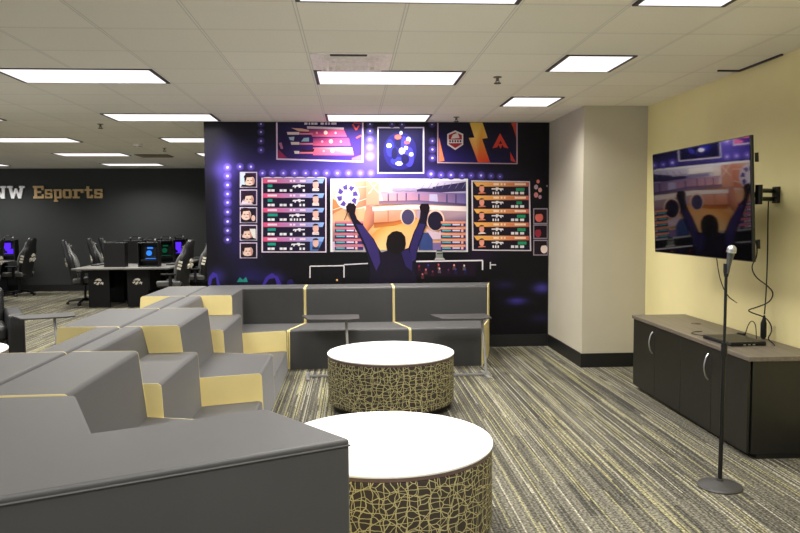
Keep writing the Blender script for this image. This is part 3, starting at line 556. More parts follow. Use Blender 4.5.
p.ell(mx(337), my(345), 9.4, 11.6, (16, 9, 12), 13, 24); p.poly([(mx(x), my(y)) for x, y in ((115, 185), (125, 172), (150, 170), (160, 185), (156, 210), (122, 210))], (24, 12, 22), 13); p.poly([(mx(x), my(y)) for x, y in ((440, 185), (450, 172), (480, 172), (487, 190), (480, 208), (446, 206))], (26, 12, 22), 13); p.line([(mx(122), my(210)), (mx(108), my(245))], .7, (24, 12, 22), 12)
p.build('printed_fan', t_mural, 'printed figure from behind with both fists raised')

# ------------------------------------------------------------------ modular sofas
SEAM = -1.695
BK = .455
HP, HQ = [(0, .56), (BK, .545), (1., .40)], [(0, .511), (.19, .516), (.56, .531), (1., .671)]
def hw(tab, d):
    for (a, va), (b, vb) in zip(tab, tab[1:]):
        if d <= b: return va+(vb-va)*(d-a)/(b-a)
    return tab[-1][1]
def module(name, label, o, u, v, tab, steps, rad=.028, tabl=None, tt=.005):
    """steps: (d0, d1, height, part name, lean of the front); u depth direction, v run direction; tab/tabl half widths on the +v/-v side"""
    tabl = tabl or tab
    t = thing(name, label, 'sofa', (o[0], o[1], 0)); U, V = Vector(u), Vector(v)
    def P(d, s, z, e=0): w = (hw(tab, d) if s > 0 else hw(tabl, d)) - e; q = U*d + V*s*w; return (q.x, q.y, z)
    side = {1: bmesh.new(), -1: bmesh.new()}
    for i, (d0, d1, h, part, lean) in enumerate(steps):
        nx = steps[i+1][2] if i+1 < len(steps) else 0
        pts = [(d0, 0), (d0, h), (d1-lean, h)] + ([(d1, nx)] if nx else []) + [(d1, 0)]
        prof = fillet(pts, [0, rad if i == 0 else 0, rad] + [0]*(len(pts)-3), 6)
        bm = bmesh.new(); poly_extrude(bm, [P(d, 1, z, tt) for d, z in prof], [P(d, -1, z, tt) for d, z in prof]); obj(part, bm, 'vinyl', t, sharp=30)
        for q in (1, -1): poly_extrude(side[q], [P(d, q, z) for d, z in prof], [P(d, q, z, tt) for d, z in prof])
    for q in (1, -1): obj('side_panel', side[q], 'yellow', t, label='pale yellow side panel')
    return t
SP = [(0, BK, .82, 'backrest', .045), (BK, 1., .42, 'seat', .012)]
SQ = [(0, .19, .82, 'backrest', .045), (.19, .56, .62, 'seat', .02), (.56, 1., .21, 'low_step', .01)]
SPL = [(0, .495, .82, 'backrest', .035), (.495, 1., .42, 'seat', .012)]
SQL = [(0, .215, .82, 'backrest', .035), (.215, .56, .62, 'seat', .02), (.56, 1., .21, 'low_step', .01)]
for side, u in ((1, (1, 0)), (-1, (-1, 0))):
    o_ = SEAM + side*.004
    r = 'right-facing' if side > 0 else 'left-facing'
    for yc, tab, st, l in (
        (3.92, HP, SP, ('thick-backed grey sofa unit next to the corner unit in the foreground, facing the round tables', 'grey sofa unit at the left edge, back to back with the nearest thick-backed unit')),
        (4.993, HQ, SQ, ('stepped thin-backed grey sofa unit between the two nearest thick-backed units, facing the round tables', 'thin-backed grey sofa unit facing left, in front of the small folding tablet table')),
        (6.066, HP, SP, ('thick-backed grey sofa unit in the middle of the left run, low yellow panel', 'thick-backed grey sofa unit facing left with a yellow panel beside the tablet table')),
        (7.139, HQ, SQ, ('stepped thin-backed grey sofa unit just before the far corner unit, facing the round tables', 'thin-backed grey sofa unit facing left, second from the far end'))):
        module('sofa_unit', l[0 if side > 0 else 1], (o_, yc), u, (0, 1), tab, st if side > 0 else (SPL if st is SP else SQL))
module('sofa_unit', 'farthest grey sofa unit facing left, yellow panel towards the gaming desks', (SEAM-.004, 8.215), (-1, 0), (0, 1), HP, SPL)
# back row along the mural
YR = 8.855
module('sofa_unit', 'middle grey sofa unit of the row under the mural, a laptop table over its seat', (-.037, YR), (0, -1), (1, 0), [(0, .502), (BK, .502), (.995, .648)], [(0, BK, .82, 'backrest', .02), (BK, .995, .42, 'seat', .01)], tt=.011)
module('sofa_unit', 'right end grey sofa unit under the mural with a yellow outer side', (1.035, YR), (0, -1), (1, 0), [(0, .62), (BK, .52), (.995, .36)], [(0, BK, .82, 'backrest', .02), (BK, .995, .42, 'seat', .01)], tabl=[(0, .566), (BK, .566), (.995, .42)], tt=.011)
def corner(name, label, back, seat, ends, pipe=None):
    t = thing(name, label, 'sofa', (back[0][0], back[0][1], 0)); ox, oy = back[0]
    L = lambda q: [(x-ox, y-oy) for x, y in q]
    bm = bmesh.new(); prism(bm, L(back), 0, .82); obj('backrest', bm, 'vinyl', t, bev=.013, seg=4, sharp=60)
    bm = bmesh.new(); prism(bm, L(seat), 0, .42); obj('seat', bm, 'vinyl', t, bev=.02, seg=4, sharp=60)
    for (a, m, b), out, tt, dz in ends:                      # rear, back front, seat front of each open side
        pts = [Vector(a), Vector(m), Vector(b)]; l1 = (pts[1]-pts[0]).length; l2 = (pts[2]-pts[1]).length
        O = Vector(out).normalized()*tt; bm = bmesh.new()
        for p, q, l, h, r0 in ((pts[0], pts[1], l1, .82-dz, .028), (pts[1], pts[2], l2, .42-dz, 0)):
            prof = fillet([(0, 0), (0, h), (l, h), (l, 0)], [0, r0, .028, 0], 6)
            fr = [(p.x+(q-p).x*d/l-ox, p.y+(q-p).y*d/l-oy, z) for d, z in prof]
            poly_extrude(bm, fr, [(x+O.x, y+O.y, z) for x, y, z in fr])
        obj('side_panel', bm, 'yellow', t, label='pale yellow side panel')
    if pipe:
        bm = bmesh.new(); tube(bm, [(x-ox, y-oy, z) for x, y, z in pipe], .0035, 6); obj('piping', bm, 'vinyl', t)
    return t
g = .003
corner('sofa_corner_unit', 'grey corner sofa unit at the far left corner of the seating, beneath the mural',
    [(SEAM+.004, 7.672), (-1.24, 7.684), (-1.24, 8.40), (-.556, 8.40), (-.556, YR), (SEAM+.004, YR)],
    [(-1.242, 7.684), (-.713, 7.836), (-.705, 7.86), (-.556, 8.402), (-1.242, 8.402)],
    [(((SEAM+.004, 7.670), (-1.24, 7.682), (-.705, 7.834)), (.0, -1), .005, 0), (((-.554, YR), (-.554, 8.40), (-.703, 7.862)), (1, 0), .011, 0)])
corner('sofa_corner_unit', 'large grey corner sofa unit in the foreground, its back towards the viewer',
    [(SEAM+.004, 3.342), (-1.085, 2.075), (-.014, 2.590), (-.36, 3.04), (-.962, 2.745), (-1.24, 3.352)],
    [(-1.24, 3.352), (-.964, 2.743), (-.358, 3.038), (-.70, 3.50)],
    [(((SEAM+.004, 3.344), (-1.24, 3.354), (-.70, 3.502)), (0, 1), .004, .03), (((-.036, 2.621), (-.358, 3.04), (-.698, 3.502)), (.8, .6), .002, .03)],
    pipe=[(-1.085, 2.073, .797), (-.014, 2.588, .797)])

# ------------------------------------------------------------------ round ottoman tables
def ottoman(label, x, y, R):
    t = thing('round_table', label, 'table', (x, y, 0)); k = R-.545
    bm = bmesh.new(); lathe(bm, [(.49, 0), (.49, .05)], 48); obj('base', bm, 'base', t)
    bm = bmesh.new(); lathe(bm, [(.50, .05), (.535+k, .053), (.545+k, .065), (.545+k, .425), (.54+k, .432), (.5, .434)], 96); obj('drum', bm, 'cloth', t, label='drum wrapped in dark cloth with gold lines')
    bm = bmesh.new(); lathe(bm, [(.5, .434), (.545+k, .434), (.545+k, .452), (.5, .452)], 96); e = obj('edge_band', bm, 'edge', t)
    bm = bmesh.new(); lathe(bm, [(.5, .452), (.547+k, .452), (.549+k, .456), (.549+k, .462), (.546+k, .466), (.3, .466)], 96); obj('tabletop', bm, 'white', t, label='white laminate top')
ottoman('round white-topped table with gold-patterned drum, farther one before the mural sofas', .318, 6.25, .535)
ottoman('round white-topped table with gold-patterned drum, nearest, beside the foreground corner sofa', .16, 3.745, .546)
ottoman('round white-topped table cut off by the left edge, in front of the black armchair', -3.6, 6.62, .54)

# ------------------------------------------------------------------ laptop tables
def laptop_table(label, loc, rz, sh=0):
    t = thing('laptop_table', label, 'table', loc, rz)
    bm = bmesh.new(); prism(bm, fillet([(-.56+sh, .34), (-.47+sh, .0), (-.06+sh, -.03), (.045+sh, .02), (.045+sh, .34)], [.03, .05, .03, .03, .03]), .575, .59); obj('tabletop', bm, 'ltop', t, bev=.003)
    bm = bmesh.new(); bx(bm, (.02, .01, .577), (.06, .05, .004)); tube(bm, [(0, .1, .575), (.012, .02, .3), (.02, -.06, .014)], .014, 8); obj('post', bm, 'steel', t)
    bm = bmesh.new(); bx(bm, (-.185, 0, .014), (.41, .03, .016)); obj('foot_rail', bm, 'steel', t)
    for x in (-.39, .02):
        bm = bmesh.new(); bx(bm, (x, -.01, .011), (.035, .34, .022), rz=.06); obj('foot', bm, 'steel', t, bev=.004)
laptop_table('small dark laptop table over the middle sofa seat, left of the two under the mural', (-.07, 7.44, 0), 0, .09)
laptop_table('small dark laptop table at the right end of the mural sofas', (1.315, 7.36, 0), 0, .045)
laptop_table('small dark tablet table by the black armchair at the left', (-3.12, 7.93, 0), .42, .16)

# ------------------------------------------------------------------ black armchair at the left edge
t = thing('armchair', 'black leather armchair cut off by the left edge of the photo', 'armchair', (-4.18, 8.42, 0), .47)
bm = bmesh.new(); bx(bm, (0, .05, .2), (.62, .78, .26)); obj('base', bm, 'leather', t, bev=.02)
bm = bmesh.new(); bx(bm, (0, -.06, .38), (.61, .66, .16)); obj('seat_cushion', bm, 'leather', t, bev=.05, seg=4)
bm = bmesh.new(); bx(bm, (0, .33, .56), (.62, .24, .54), rx=-.12); obj('backrest', bm, 'leather', t, bev=.06, seg=4)
for s in (1, -1):
    bm = bmesh.new(); bx(bm, (s*.39, .02, .30), (.17, .86, .56)); obj('armrest', bm, 'leather', t, bev=.03, seg=4)
for x in (-.4, .4):
    for y in (-.34, .38):
        bm = bmesh.new(); lathe(bm, [(.02, 0), (.026, .03)], 12, (x, y, 0)); obj('foot', bm, 'black', t)

# ------------------------------------------------------------------ credenza on the right
CX0, CX1, CY0, CY1, CH = 2.592, 3.08, 4.61, 6.705, .685
t = thing('credenza', 'long low black cabinet with a grey-brown top under the television', 'cabinet', ((CX0+CX1)/2, (CY0+CY1)/2, 0), -.017)
ox, oy = (CX0+CX1)/2, (CY0+CY1)/2; hx, hy = (CX1-CX0)/2, (CY1-CY0)/2
obj('plinth', box((.03, .0, .02), (2*hx-.08, 2*hy-.03, .04)), 'base', t)
obj('body', box((.012, 0, .345), (2*hx-.026, 2*hy-.004, .617)), 'door', t, bev=.002)
obj('worktop', box((0, 0, CH-.0155), (2*hx+.02, 2*hy+.02, .031)), 'wood', t, bev=.003, label='grey-brown laminate top')
dy = [-hy+.012, -.53+.0, .0, .53, hy-.012]
dy = [-hy+.012, -hy/2, 0.0, hy/2, hy-.012]
for i in range(4):
    a, b = dy[i]+.002, dy[i+1]-.002
    d = obj('door', box((-hx+.008, (a+b)/2, .345), (.018, b-a, .61)), 'door', t, bev=.002)
    if i in (1, 3):
        yy = a+.045 if i in (1, 3) else b-.045
        bm = bmesh.new(); tube(bm, [(-hx-.001, yy, .60), (-hx-.022, yy, .575), (-hx-.034, yy, .52), (-hx-.034, yy, .49), (-hx-.022, yy, .435), (-hx-.001, yy, .41)], .0065, 8, 2)
        h = obj('handle', bm, 'chrome', d, label='curved nickel handle')
bm = bmesh.new(); lathe(bm, [(.04, CH), (.04, CH+.004), (.034, CH+.005)], 24, (.08, .45, 0)); bx(bm, (.08, .45, CH+.006), (.012, .05, .002)); obj('grommet', bm, 'edge', t)
# things on it
t = thing('laptop', 'closed black laptop lying on the cabinet below the television', 'laptop', (2.765, 5.18, CH), .06)
obj('chassis', box((0, 0, .011), (.27, .37, .018)), 'black', t, bev=.004); obj('lid', box((0, 0, .0245), (.27, .37, .009)), 'tvback', t, bev=.004)
bm = bmesh.new()
for k in range(3): bx(bm, (-.03+.035*k, -.1856, .011), (.018, .002, .007))
obj('port', bm, 'chrome', t)
t = thing('power_adapter', 'black cylindrical adapter hanging by the yellow wall above the cabinet', 'adapter', (3.04, 5.27, CH))
bm = bmesh.new(); tube(bm, [(0, 0, .004), (0, 0, .02), (0, 0, .12), (.002, 0, .145), (.004, 0, .18)], [.012, .021, .021, .014, .006], 12); obj('body', bm, 'black', t)
bm = bmesh.new(); bx(bm, (0, 0, .006), (.02, .02, .012)); obj('plug', bm, 'cgrey', t)
def cable(label, pts, r=.0045, name='cable', sm=3):
    bm = bmesh.new(); tube(bm, pts, r, 6, sm); return tag(obj(name, bm, 'black'), label, 'cable')
def pp(px, py, Y): x, z = on_wall(px, py, Y); return (x, Y, z)
cable('straight black cable hanging down the yellow wall from the television mount', [(3.085, 5.325, 1.71), (3.08, 5.32, 1.6), (3.08, 5.31, 1.3), (3.07, 5.30, 1.0), (3.044, 5.27, .87)])
cable('wavy black cable swinging from the lower right of the television to the cabinet', [pp(752, 235, 5.02), pp(757, 243, 5.03), pp(757, 258, 5.06), pp(751, 266, 5.1), pp(755, 277, 5.14), pp(768, 286, 5.18), pp(774, 293, 5.22), pp(770, 302, 5.22), pp(758, 307, 5.2), pp(747, 310, 5.2), pp(752, 313, 5.2), pp(765, 317, 5.16), pp(771, 324, 5.12), pp(772, 332, 5.12), pp(767, 339, 5.1), (2.985, 5.04, .692), (2.955, 4.98, .692)])
cable('thin black cable dangling below the middle of the television', [pp(716, 250, 5.4), pp(717, 262, 5.38), pp(720, 280, 5.34), pp(727, 296, 5.3), pp(737, 303, 5.28)], .0035)
cable('black cable looping up behind the laptop on the cabinet', [(2.95, 5.43, .691), (2.96, 5.38, .70), (2.97, 5.36, .78), (2.98, 5.33, .82), (2.99, 5.29, .80), (2.98, 5.26, .72), (2.965, 5.23, .691), (2.95, 5.2, .691)], .0035)
cable('thin black cable lying across the cabinet top left of the laptop', [(2.72, 5.40, .690), (2.66, 5.46, .690), (2.62, 5.56, .690), (2.68, 5.64, .690), (2.76, 5.66, .690)], .003)
t = thing('cable_adapter', 'small black cable adapter lying on the cabinet behind the laptop', 'adapter', (2.98, 5.47, CH), .3)
obj('body', box((0, 0, .009), (.03, .06, .018)), 'black', t, bev=.004); obj('plug', box((0, .036, .009), (.016, .014, .009)), 'cgrey', t)
# ------------------------------------------------------------------ television and its mount
TVC, TYA, TTI, TW, TH = Vector((2.602, 5.475, 1.712)), .026, .045, 1.495, .835
t = thing('television', 'large dark flat television on the yellow wall reflecting the mural', 'television', TVC)
t.rotation_euler = (0, -TTI, 0)
a = Vector((sin(TYA), -cos(TYA), 0)); n = Vector((-cos(TYA)*cos(TTI), -sin(TYA)*cos(TTI), -sin(TTI))); up = n.cross(a)
if up.z < 0: up = -up
t.matrix_world = Matrix(((a.x, -n.x, up.x, TVC.x), (a.y, -n.y, up.y, TVC.y), (a.z, -n.z, up.z, TVC.z), (0, 0, 0, 1)))   # local x along the screen, local -y out of it
obj('housing', box((0, .014, 0), (TW, .022, TH)), 'tvback', t, bev=.004)
bm = bmesh.new(); bx(bm, (0, .045, -.08), (TW*.62, .04, TH*.6)); obj('back_cover', bm, 'tvback', t, bev=.01)
obj('screen', box((0, .0015, 0), (TW-.016, .003, TH-.016)), 'screen', t, label='glossy black screen')
for z in (-.3, .27): obj('bracket_clip', box((TW/2+.004, .04, z), (.012, .02, .06)), 'black', t)
t = thing('tv_mount', 'black folding arm mount holding the television off the yellow wall', 'wall mount', (RX, 5.25, 1.752))
obj('wall_plate', box((-.012, 0, 0), (.024, .07, .12)), 'blackm', t, bev=.003)
bm = bmesh.new(); bx(bm, (-.035, -.01, .035), (.03, .08, .022)); bx(bm, (-.035, -.01, -.035), (.03, .08, .022)); obj('clamp', bm, 'blackm', t)
bm = bmesh.new(); tube(bm, [(-.03, 0, .03), (-.20, -.10, .03)], .016, 8); tube(bm, [(-.03, 0, -.03), (-.20, -.10, -.03)], .016, 8); obj('arm', bm, 'blackm', t)
bm = bmesh.new(); tube(bm, [(-.20, -.10, 0), (-.400, .1, 0)], .02, 8); lathe(bm, [(.025, -.07), (.025, .07)], 16, (-.20, -.10, 0)); obj('arm', bm, 'blackm', t)
obj('tv_plate', box((-.408, .13, -.03), (.02, .36, .36)), 'blackm', t, bev=.003)
# ------------------------------------------------------------------ microphone stand
MX_, MY_ = 2.158, 4.163
t = thing('microphone_stand', 'straight black microphone stand with a round base on the carpet', 'microphone stand', (MX_, MY_, 0))
bm = bmesh.new(); lathe(bm, [(.125, 0), (.128, .006), (.12, .016), (.06, .032), (.02, .038), (.018, .05)], 48); obj('base', bm, 'ltop', t)
bm = bmesh.new(); tube(bm, [(0, 0, .04), (.008, 0, .8)], .0125, 12); obj('lower_tube', bm, 'blackm', t)
bm = bmesh.new(); tube(bm, [(.008, 0, .78), (.009, 0, .86)], .018, 12); obj('clutch', bm, 'black', t)
bm = bmesh.new(); tube(bm, [(.009, 0, .84), (.010, 0, 1.263)], .0085, 12); obj('upper_tube', bm, 'blackm', t)
bm = bmesh.new(); tube(bm, [(.010, 0, 1.248), (.009, -.004, 1.278), (.013, -.004, 1.323)], [.011, .017, .021], 12); obj('clip', bm, 'black', t)
t = thing('microphone', 'grey microphone with a silver ball head clipped on the stand', 'microphone', (MX_+.010, MY_-.012, 1.268))
bm = bmesh.new(); tube(bm, [(0, 0, 0), (.003, -.002, .03), (.010, -.012, .10), (.0115, -.014, .114)], [.009, .0115, .0185, .021], 16); obj('body', bm, 'micb', t)
bm = bmesh.new(); bmesh.ops.create_uvsphere(bm, u_segments=24, v_segments=14, radius=.0265, matrix=Matrix.Translation((.014, -.018, .138)) @ Matrix.Diagonal((1, 1, 1.06, 1))); obj('grille', bm, 'mesh', t)
bm = bmesh.new(); tube(bm, [(.0125, -.0155, .122), (.0132, -.0165, .131)], .0272, 20); obj('collar', bm, 'chrome', t)

# ------------------------------------------------------------------ lettering on the far wall
t = thing('wall_lettering', 'white and gold block letters mounted on the charcoal wall', 'sign', (-6.6, FARY, 2.09))
R_ = lambda *q: [(q[0], q[1]), (q[2], q[1]), (q[2], q[3]), (q[0], q[3])]
GL = {
 'N': [R_(0, 0, .36, .16), R_(.09, 0, .27, 1), R_(0, .84, .3, 1), [(.12, 1), (.34, 1), (.9, 0), (.68, 0)], R_(.73, 0, .91, 1), R_(.64, .84, 1, 1)],
 'W': [R_(0, .84, .32, 1), R_(.68, .84, 1, 1), [(.06, 1), (.24, 1), (.38, 0), (.22, 0)], [(.22, 0), (.38, 0), (.56, .8), (.44, .8)], [(.44, .8), (.56, .8), (.78, 0), (.62, 0)], [(.62, 0), (.78, 0), (.94, 1), (.76, 1)]],
 'E': [R_(.1, 0, .38, 1), R_(0, 0, 1, .17), R_(0, .83, 1, 1), R_(.1, .42, .75, .58), R_(.8, 0, 1, .33), R_(.8, .67, 1, 1)],
 's': [R_(.05, 0, .95, .14), R_(0, 0, .22, .24), R_(.68, .08, .98, .36), R_(.05, .29, .95, .44), R_(.02, .36, .32, .64), R_(.05, .59, .95, .73), R_(.78, .5, .98, .73)],
 'p': [R_(.08, -.27, .36, .73), R_(0, -.27, .5, -.14), R_(0, .6, .36, .73), R_(.3, .59, .92, .73), R_(.3, 0, .92, .14), R_(.7, .06, 1, .67)],
 'o': [R_(0, .08, .3, .65), R_(.7, .08, 1, .65), R_(.1, 0, .9, .15), R_(.1, .58, .9, .73)],
 'r': [R_(.14, 0, .42, .73), R_(0, 0, .62, .14), R_(0, .6, .42, .73), R_(.42, .56, 1, .73), R_(.74, .42, 1, .73)],
 't': [R_(.24, .04, .54, .95), R_(0, .58, .9, .73), R_(.3, 0, .95, .15), R_(.74, .05, .98, .27)]}
for ch, p0, p1, m in (('N', -9, 6.6, 'silver'), ('W', 7.8, 25.3, 'silver'), ('E', 33.6, 44.3, 'gold'), ('s', 45.3, 53, 'gold'), ('p', 54, 62.2, 'gold'), ('o', 63.2, 72, 'gold'), ('r', 73, 84, 'gold'), ('t', 85, 93.3, 'gold'), ('s', 94.6, 103, 'gold')):
    X0, X1 = on_wall(p0, 192, FARY)[0]+6.6, on_wall(p1, 192, FARY)[0]+6.6
    bm = bmesh.new()
    for iq, q in enumerate(GL[ch]): poly_extrude(bm, [(X0+(X1-X0)*x, -.03-.0012*iq, .28*y) for x, y in q], [(X0+(X1-X0)*x, -.001, .28*y) for x, y in q])
    obj('letter', bm, m, t, label='white letter' if m == 'silver' else 'gold letter')

# ------------------------------------------------------------------ gaming desks, computers, chairs
EMB = [[(-.5, .1), (-.2, .35), (.1, .4), (.35, .2), (.2, .05), (-.1, .15)], [(-.35, -.3), (-.05, .0), (.15, -.05), (-.1, -.4)], [(.1, -.35), (.3, .0), (.55, -.1), (.45, -.4), (.3, -.2)], [(-.6, -.1), (-.3, .05), (-.25, -.1), (-.5, -.25)]]
def emblem(parent, c, w, axis):
    bm = bmesh.new()
    for q in EMB:
        if axis == 'y': poly_extrude(bm, [(c[0]+x*w, c[1]-.003, c[2]+y*w) for x, y in q], [(c[0]+x*w, c[1], c[2]+y*w) for x, y in q])
    obj('emblem', bm, 'cream', parent, label='small white emblem')
def desk(label, x0, x1, y0, y1, first, px=-.02):
    t = thing('gaming_desk', label, 'desk', ((x0+x1)/2, (y0+y1)/2, 0)); w, d = x1-x0, y1-y0
    obj('desktop', box((0, 0, .715), (w, d-.006, .03)), 'dtop', t, bev=.004)
    for s in (-1, 1):
        py = s*(d/2-.25 if s < 0 else d/2-.05)
        p = obj('end_panel', box((px, py, .35), (.38, .05, .70)), 'dpanel', t, bev=.004)
        if s < 0 and first: emblem(p, (px, py-.025, .47), .155, 'y')
    obj('modesty_panel', box((0 , .05, .48), (.03, d-.36, .34)), 'dpanel', t)
    return t
XC = -4.18
desks = []
for i in range(3):
    y0 = 13.62+1.16*i; pl = ('nearest', 'middle', 'farthest')[i]
    desk('%s desk of the left desk row before the charcoal wall' % pl, XC-.87, XC-.006, y0, y0+1.16, i == 0)
    desk('%s desk of the right desk row before the charcoal wall' % pl, XC+.006, XC+.87, y0, y0+1.16, i == 0, -.2)
desk('gaming desk at the left edge of the photo, by the charcoal wall', -8.3, -7.35, 14.6, 15.8, False)
desk('second gaming desk at the left edge, against the charcoal wall', -8.3, -7.35, 15.82, 17.0, False)
DT = .7305
def tower(label, x, y, glow, headset=True):
    t = thing('computer_tower', label, 'computer', (x, y, DT))
    bm = bmesh.new()
    for c, s in (((0, 0, .008), (.38, .2, .016)), ((0, 0, .44), (.38, .2, .016)), ((-.182, 0, .224), (.016, .2, .42)), ((.182, 0, .224), (.016, .2, .42)), ((0, .094, .224), (.36, .012, .42))): bx(bm, c, s)
    obj('case', bm, 'black', t, bev=.003)
    bm = bmesh.new(); bx(bm, (.02, .04, .24), (.22, .06, .24)); bx(bm, (0, .02, .12), (.3, .1, .04)); obj('motherboard', bm, 'blackm', t)
    if glow:
        bm = bmesh.new(); lathe(bm, [(.028, -.01), (.05, -.01), (.05, .01), (.028, .01)], 20)
        bmesh.ops.rotate(bm, verts=bm.verts, cent=(0, 0, 0), matrix=Matrix.Rotation(pi/2, 3, 'X')); bmesh.ops.translate(bm, verts=bm.verts, vec=(.0, -.02, .25)); bx(bm, (.02, -.02, .345), (.1, .02, .03)); bx(bm, (.03, -.035, .15), (.18, .02, .012))
        if glow == 'purple': bx(bm, (-.04, .0, .32), (.2, .02, .12)); bx(bm, (.05, .0, .2), (.12, .02, .1))
        obj('light_strip', bm, glow, t)
    bm = bmesh.new(); bx(bm, (0, -.0965, .224), (.345, .005, .415)); 
    if not glow: obj('side_cover', bm, 'black', t)
    else: bm.free()
    if headset:
        h = thing('headset', 'black headset on the ' + label.replace('computer ', '').replace(' of the left desk row', ', left row').replace(' of the right desk row', ''), 'headset', (x+.02, y, DT+.448), .4)
        bm = bmesh.new(); tube(bm, [(.085*cos(q), .0, .02+.075*sin(q)) for q in [pi*k/12 for k in range(13)]], .009, 6); obj('headband', bm, 'black', h)
        for s in (1, -1):
            bm = bmesh.new(); tube(bm, [(s*.07, 0, .034), (s*.1, 0, .034)], .034, 14); obj('ear_cup', bm, 'cgrey' if s > 0 else 'black', h)
    return t
tower('dark computer tower at the near end of the left desk row', XC-.20, 14.05, None, False)
tower('second dark computer tower of the left desk row', XC-.20, 15.2, None)
tower('third dark computer tower of the left desk row', XC-.20, 16.35, None, False)
tower('computer tower glowing blue at the near end of the right desk row', XC+.41, 14.05, 'blue')
tower('computer tower glowing green in the middle of the right desk row', XC+.41, 15.2, 'green')
tower('computer tower glowing purple at the far end of the right desk row', XC+.41, 16.35, 'purple')
tower('computer tower glowing purple at the left edge of the photo', -7.53, 16.74, 'purple')
def monitor(label, x, y, rz, glow):
    t = thing('monitor', label, 'monitor', (x, y, DT), rz)
    bm = bmesh.new(); bx(bm, (0, .03, .006), (.24, .18, .012)); obj('foot', bm, 'black', t, bev=.003)
    bm = bmesh.new(); bx(bm, (0, .05, .15), (.04, .03, .28)); obj('stand', bm, 'black', t)
    bm = bmesh.new(); bx(bm, (0, .015, .29), (.56, .035, .33)); obj('housing', bm, 'black', t, bev=.005)
    obj('screen', box((0, -.004, .29), (.535, .004, .305)), glow or 'screen', t)
for i in range(3):
    pl = ('nearest', 'middle', 'farthest')[i]
    monitor('%s thin black monitor of the left desk row, seen from its edge' % pl, XC-.47, 14.62+1.15*i, -pi/2, None)
    monitor('%s thin black monitor of the right desk row, seen from its edge' % pl, XC+.30, 14.62+1.15*i, pi/2, None)
def keyboard(label, x, y, rz):
    t = thing('keyboard', label, 'keyboard', (x, y, DT), rz)
    obj('tray', box((0, 0, .009), (.44, .15, .018)), 'black', t, bev=.004)
    bm = bmesh.new()
    for r in range(5):
        for c in range(14): bx(bm, (-.2+.031*c, -.056+.028*r, .021), (.025, .022, .008))
    obj('keys', bm, 'cgrey', t)
for i in range(3):
    pl = ('nearest', 'middle', 'farthest')[i]
    keyboard('%s keyboard on the left desk row' % pl, XC-.7, 14.6+1.15*i, -pi/2); keyboard('%s keyboard on the right desk row' % pl, XC+.7, 14.6+1.15*i, pi/2)
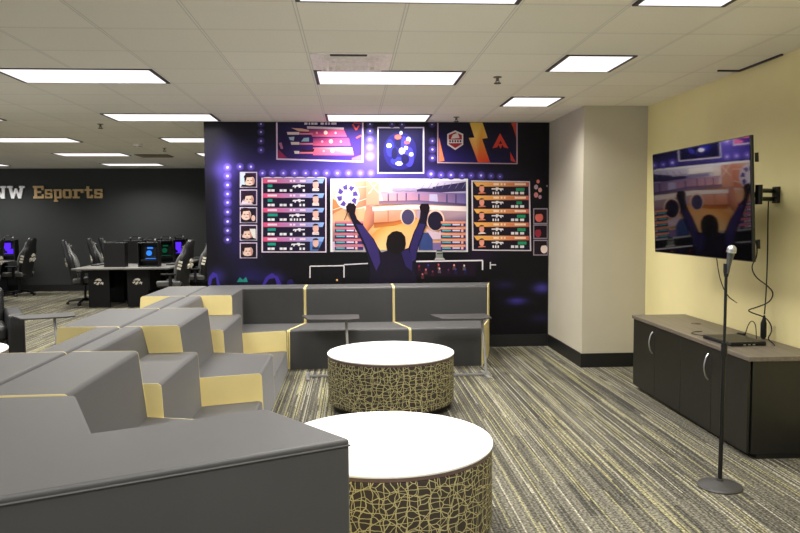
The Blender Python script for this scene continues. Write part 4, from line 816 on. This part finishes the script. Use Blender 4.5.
# a racing-style chair, front towards local -Y
def gaming_chair(label, loc, rz):
    t = thing('gaming_chair', label, 'chair', loc, rz)
    def ring(cx, cy, cz, a, b, tilt=0, n=20, dish=0):
        out = []
        for k in range(n):
            q = 2*pi*k/n; x = a*math.copysign(abs(cos(q))**.6, cos(q)); y = b*math.copysign(abs(sin(q))**.7, sin(q))
            y -= dish*(abs(x)/a)**2
            out.append((cx+x, cy+y, cz+y*tilt))
        return out
    bm = bmesh.new()
    sec = [(.46, .20, .19, .06), (.58, .235, .2, .065), (.72, .25, .235, .06), (.88, .265, .275, .055), (1.0, .255, .31, .05), (1.06, .19, .325, .05), (1.16, .165, .35, .045), (1.26, .155, .375, .04), (1.31, .10, .385, .03)]
    loft(bm, [ring(0, y, z, a, b, -.25, dish=.05) for z, a, y, b in sec]); obj('backrest', bm, 'leather', t, sharp=60)
    for s in (1, -1):
        bm = bmesh.new(); tube(bm, [(s*.19, .11, .52), (s*.225, .115, .72), (s*.235, .16, .92), (s*.165, .24, 1.06), (s*.14, .29, 1.22)], [.03, .034, .034, .03, .024], 8, 1)
        obj('side_bolster', bm, 'cgrey', t, label='light grey edge bolsters')
    bm = bmesh.new(); bx(bm, (0, .24, 1.13), (.26, .09, .15), rx=-.22); obj('head_pillow', bm, 'leather', t, bev=.035, seg=3)
    bm = bmesh.new(); bx(bm, (0, -.02, .46), (.44, .5, .11)); obj('seat', bm, 'leather', t, bev=.04, seg=3)
    for s in (1, -1): obj('seat_bolster', box((s*.235, -.02, .49), (.07, .46, .1), ry=s*.3), 'cgrey', t, bev=.02)
    for s in (1, -1):
        bm = bmesh.new(); bx(bm, (s*.30, .04, .54), (.03, .06, .24)); bx(bm, (s*.27, .04, .41), (.1, .06, .025)); bx(bm, (s*.30, 0, .67), (.09, .27, .03)); obj('armrest', bm, 'black', t, bev=.008)
    bm = bmesh.new(); lathe(bm, [(.05, .06), (.05, .1), (.03, .12), (.025, .12), (.025, .38), (.09, .39), (.09, .41)], 20); obj('gas_lift', bm, 'blackm', t)
    for k in range(5):
        q = 2*pi*k/5+.3; bm = bmesh.new(); tube(bm, [(.03*cos(q), .03*sin(q), .1), (.17*cos(q), .17*sin(q), .095), (.32*cos(q), .32*sin(q), .07)], [.03, .024, .018], 8); l = obj('base_leg', bm, 'blackm', t)
        bm = bmesh.new(); c, s = cos(q), sin(q)
        for e in (-.016, .016): tube(bm, [(.33*c-s*(e-.009), .33*s+c*(e-.009), .03), (.33*c-s*(e+.009), .33*s+c*(e+.009), .03)], .03, 12)
        obj('caster', bm, 'black', l)
    bm = bmesh.new()
    for q in EMB: poly_extrude(bm, [(x*.2, .345+y*.03, .86+y*.24) for x, y in q], [(x*.2, .30+y*.03, .86+y*.24) for x, y in q])
    obj('emblem', bm, 'cream', t, label='cream emblem on the back')
    for s in (1,):
        bm = bmesh.new()
        for y, z in ((.20, .78), (.22, .84), (.235, .90)): bx(bm, (s*.262, y, z), (.012, .075, .04), rx=-.25)
        obj('side_emblem', bm, 'cream', t)
    return t
ch = gaming_chair('black gaming chair with grey edges at the near end of the left desk row', (-5.1, 14.45, 0), pi/2+.3)
ch.scale = (.94, .94, .94)
dup(ch, (-5.05, 15.65, 0), pi/2+.35, 'black gaming chair with grey edges, second along the left desk row')
dup(ch, (-5.1, 16.5, 0), pi/2+.3, 'black gaming chair half hidden behind the dark computer tower, farthest of the left desk row')
dup(ch, (-3.22, 13.6, 0), -pi/2-.15, 'black gaming chair nearest on the right side of the desks')
dup(ch, (-3.08, 14.95, 0), -pi/2-.1, 'black gaming chair second on the right side of the desks')
dup(ch, (-2.98, 16.1, 0), -pi/2, 'black gaming chair farthest on the right, partly behind the mural wall edge')
dup(ch, (-7.12, 16.3, 0), -pi/2-.1, 'black gaming chair before the charcoal wall under the gold lettering')
dup(ch, (-7.3, 15.2, 0), -pi/2, 'black gaming chair cut off by the left edge of the photo')

# ------------------------------------------------------------------ light of the rest of the open office, and view
w = bpy.data.worlds.new('office'); S.world = w; w.use_nodes = True
bgn = w.node_tree.nodes['Background']; bgn.inputs['Color'].default_value = lin((250, 250, 255)); bgn.inputs['Strength'].default_value = .58
S.view_settings.view_transform = 'Standard'; S.view_settings.look = 'None'; S.view_settings.gamma = 1; S.view_settings.use_curve_mapping = False
S.view_settings.exposure = 0.9
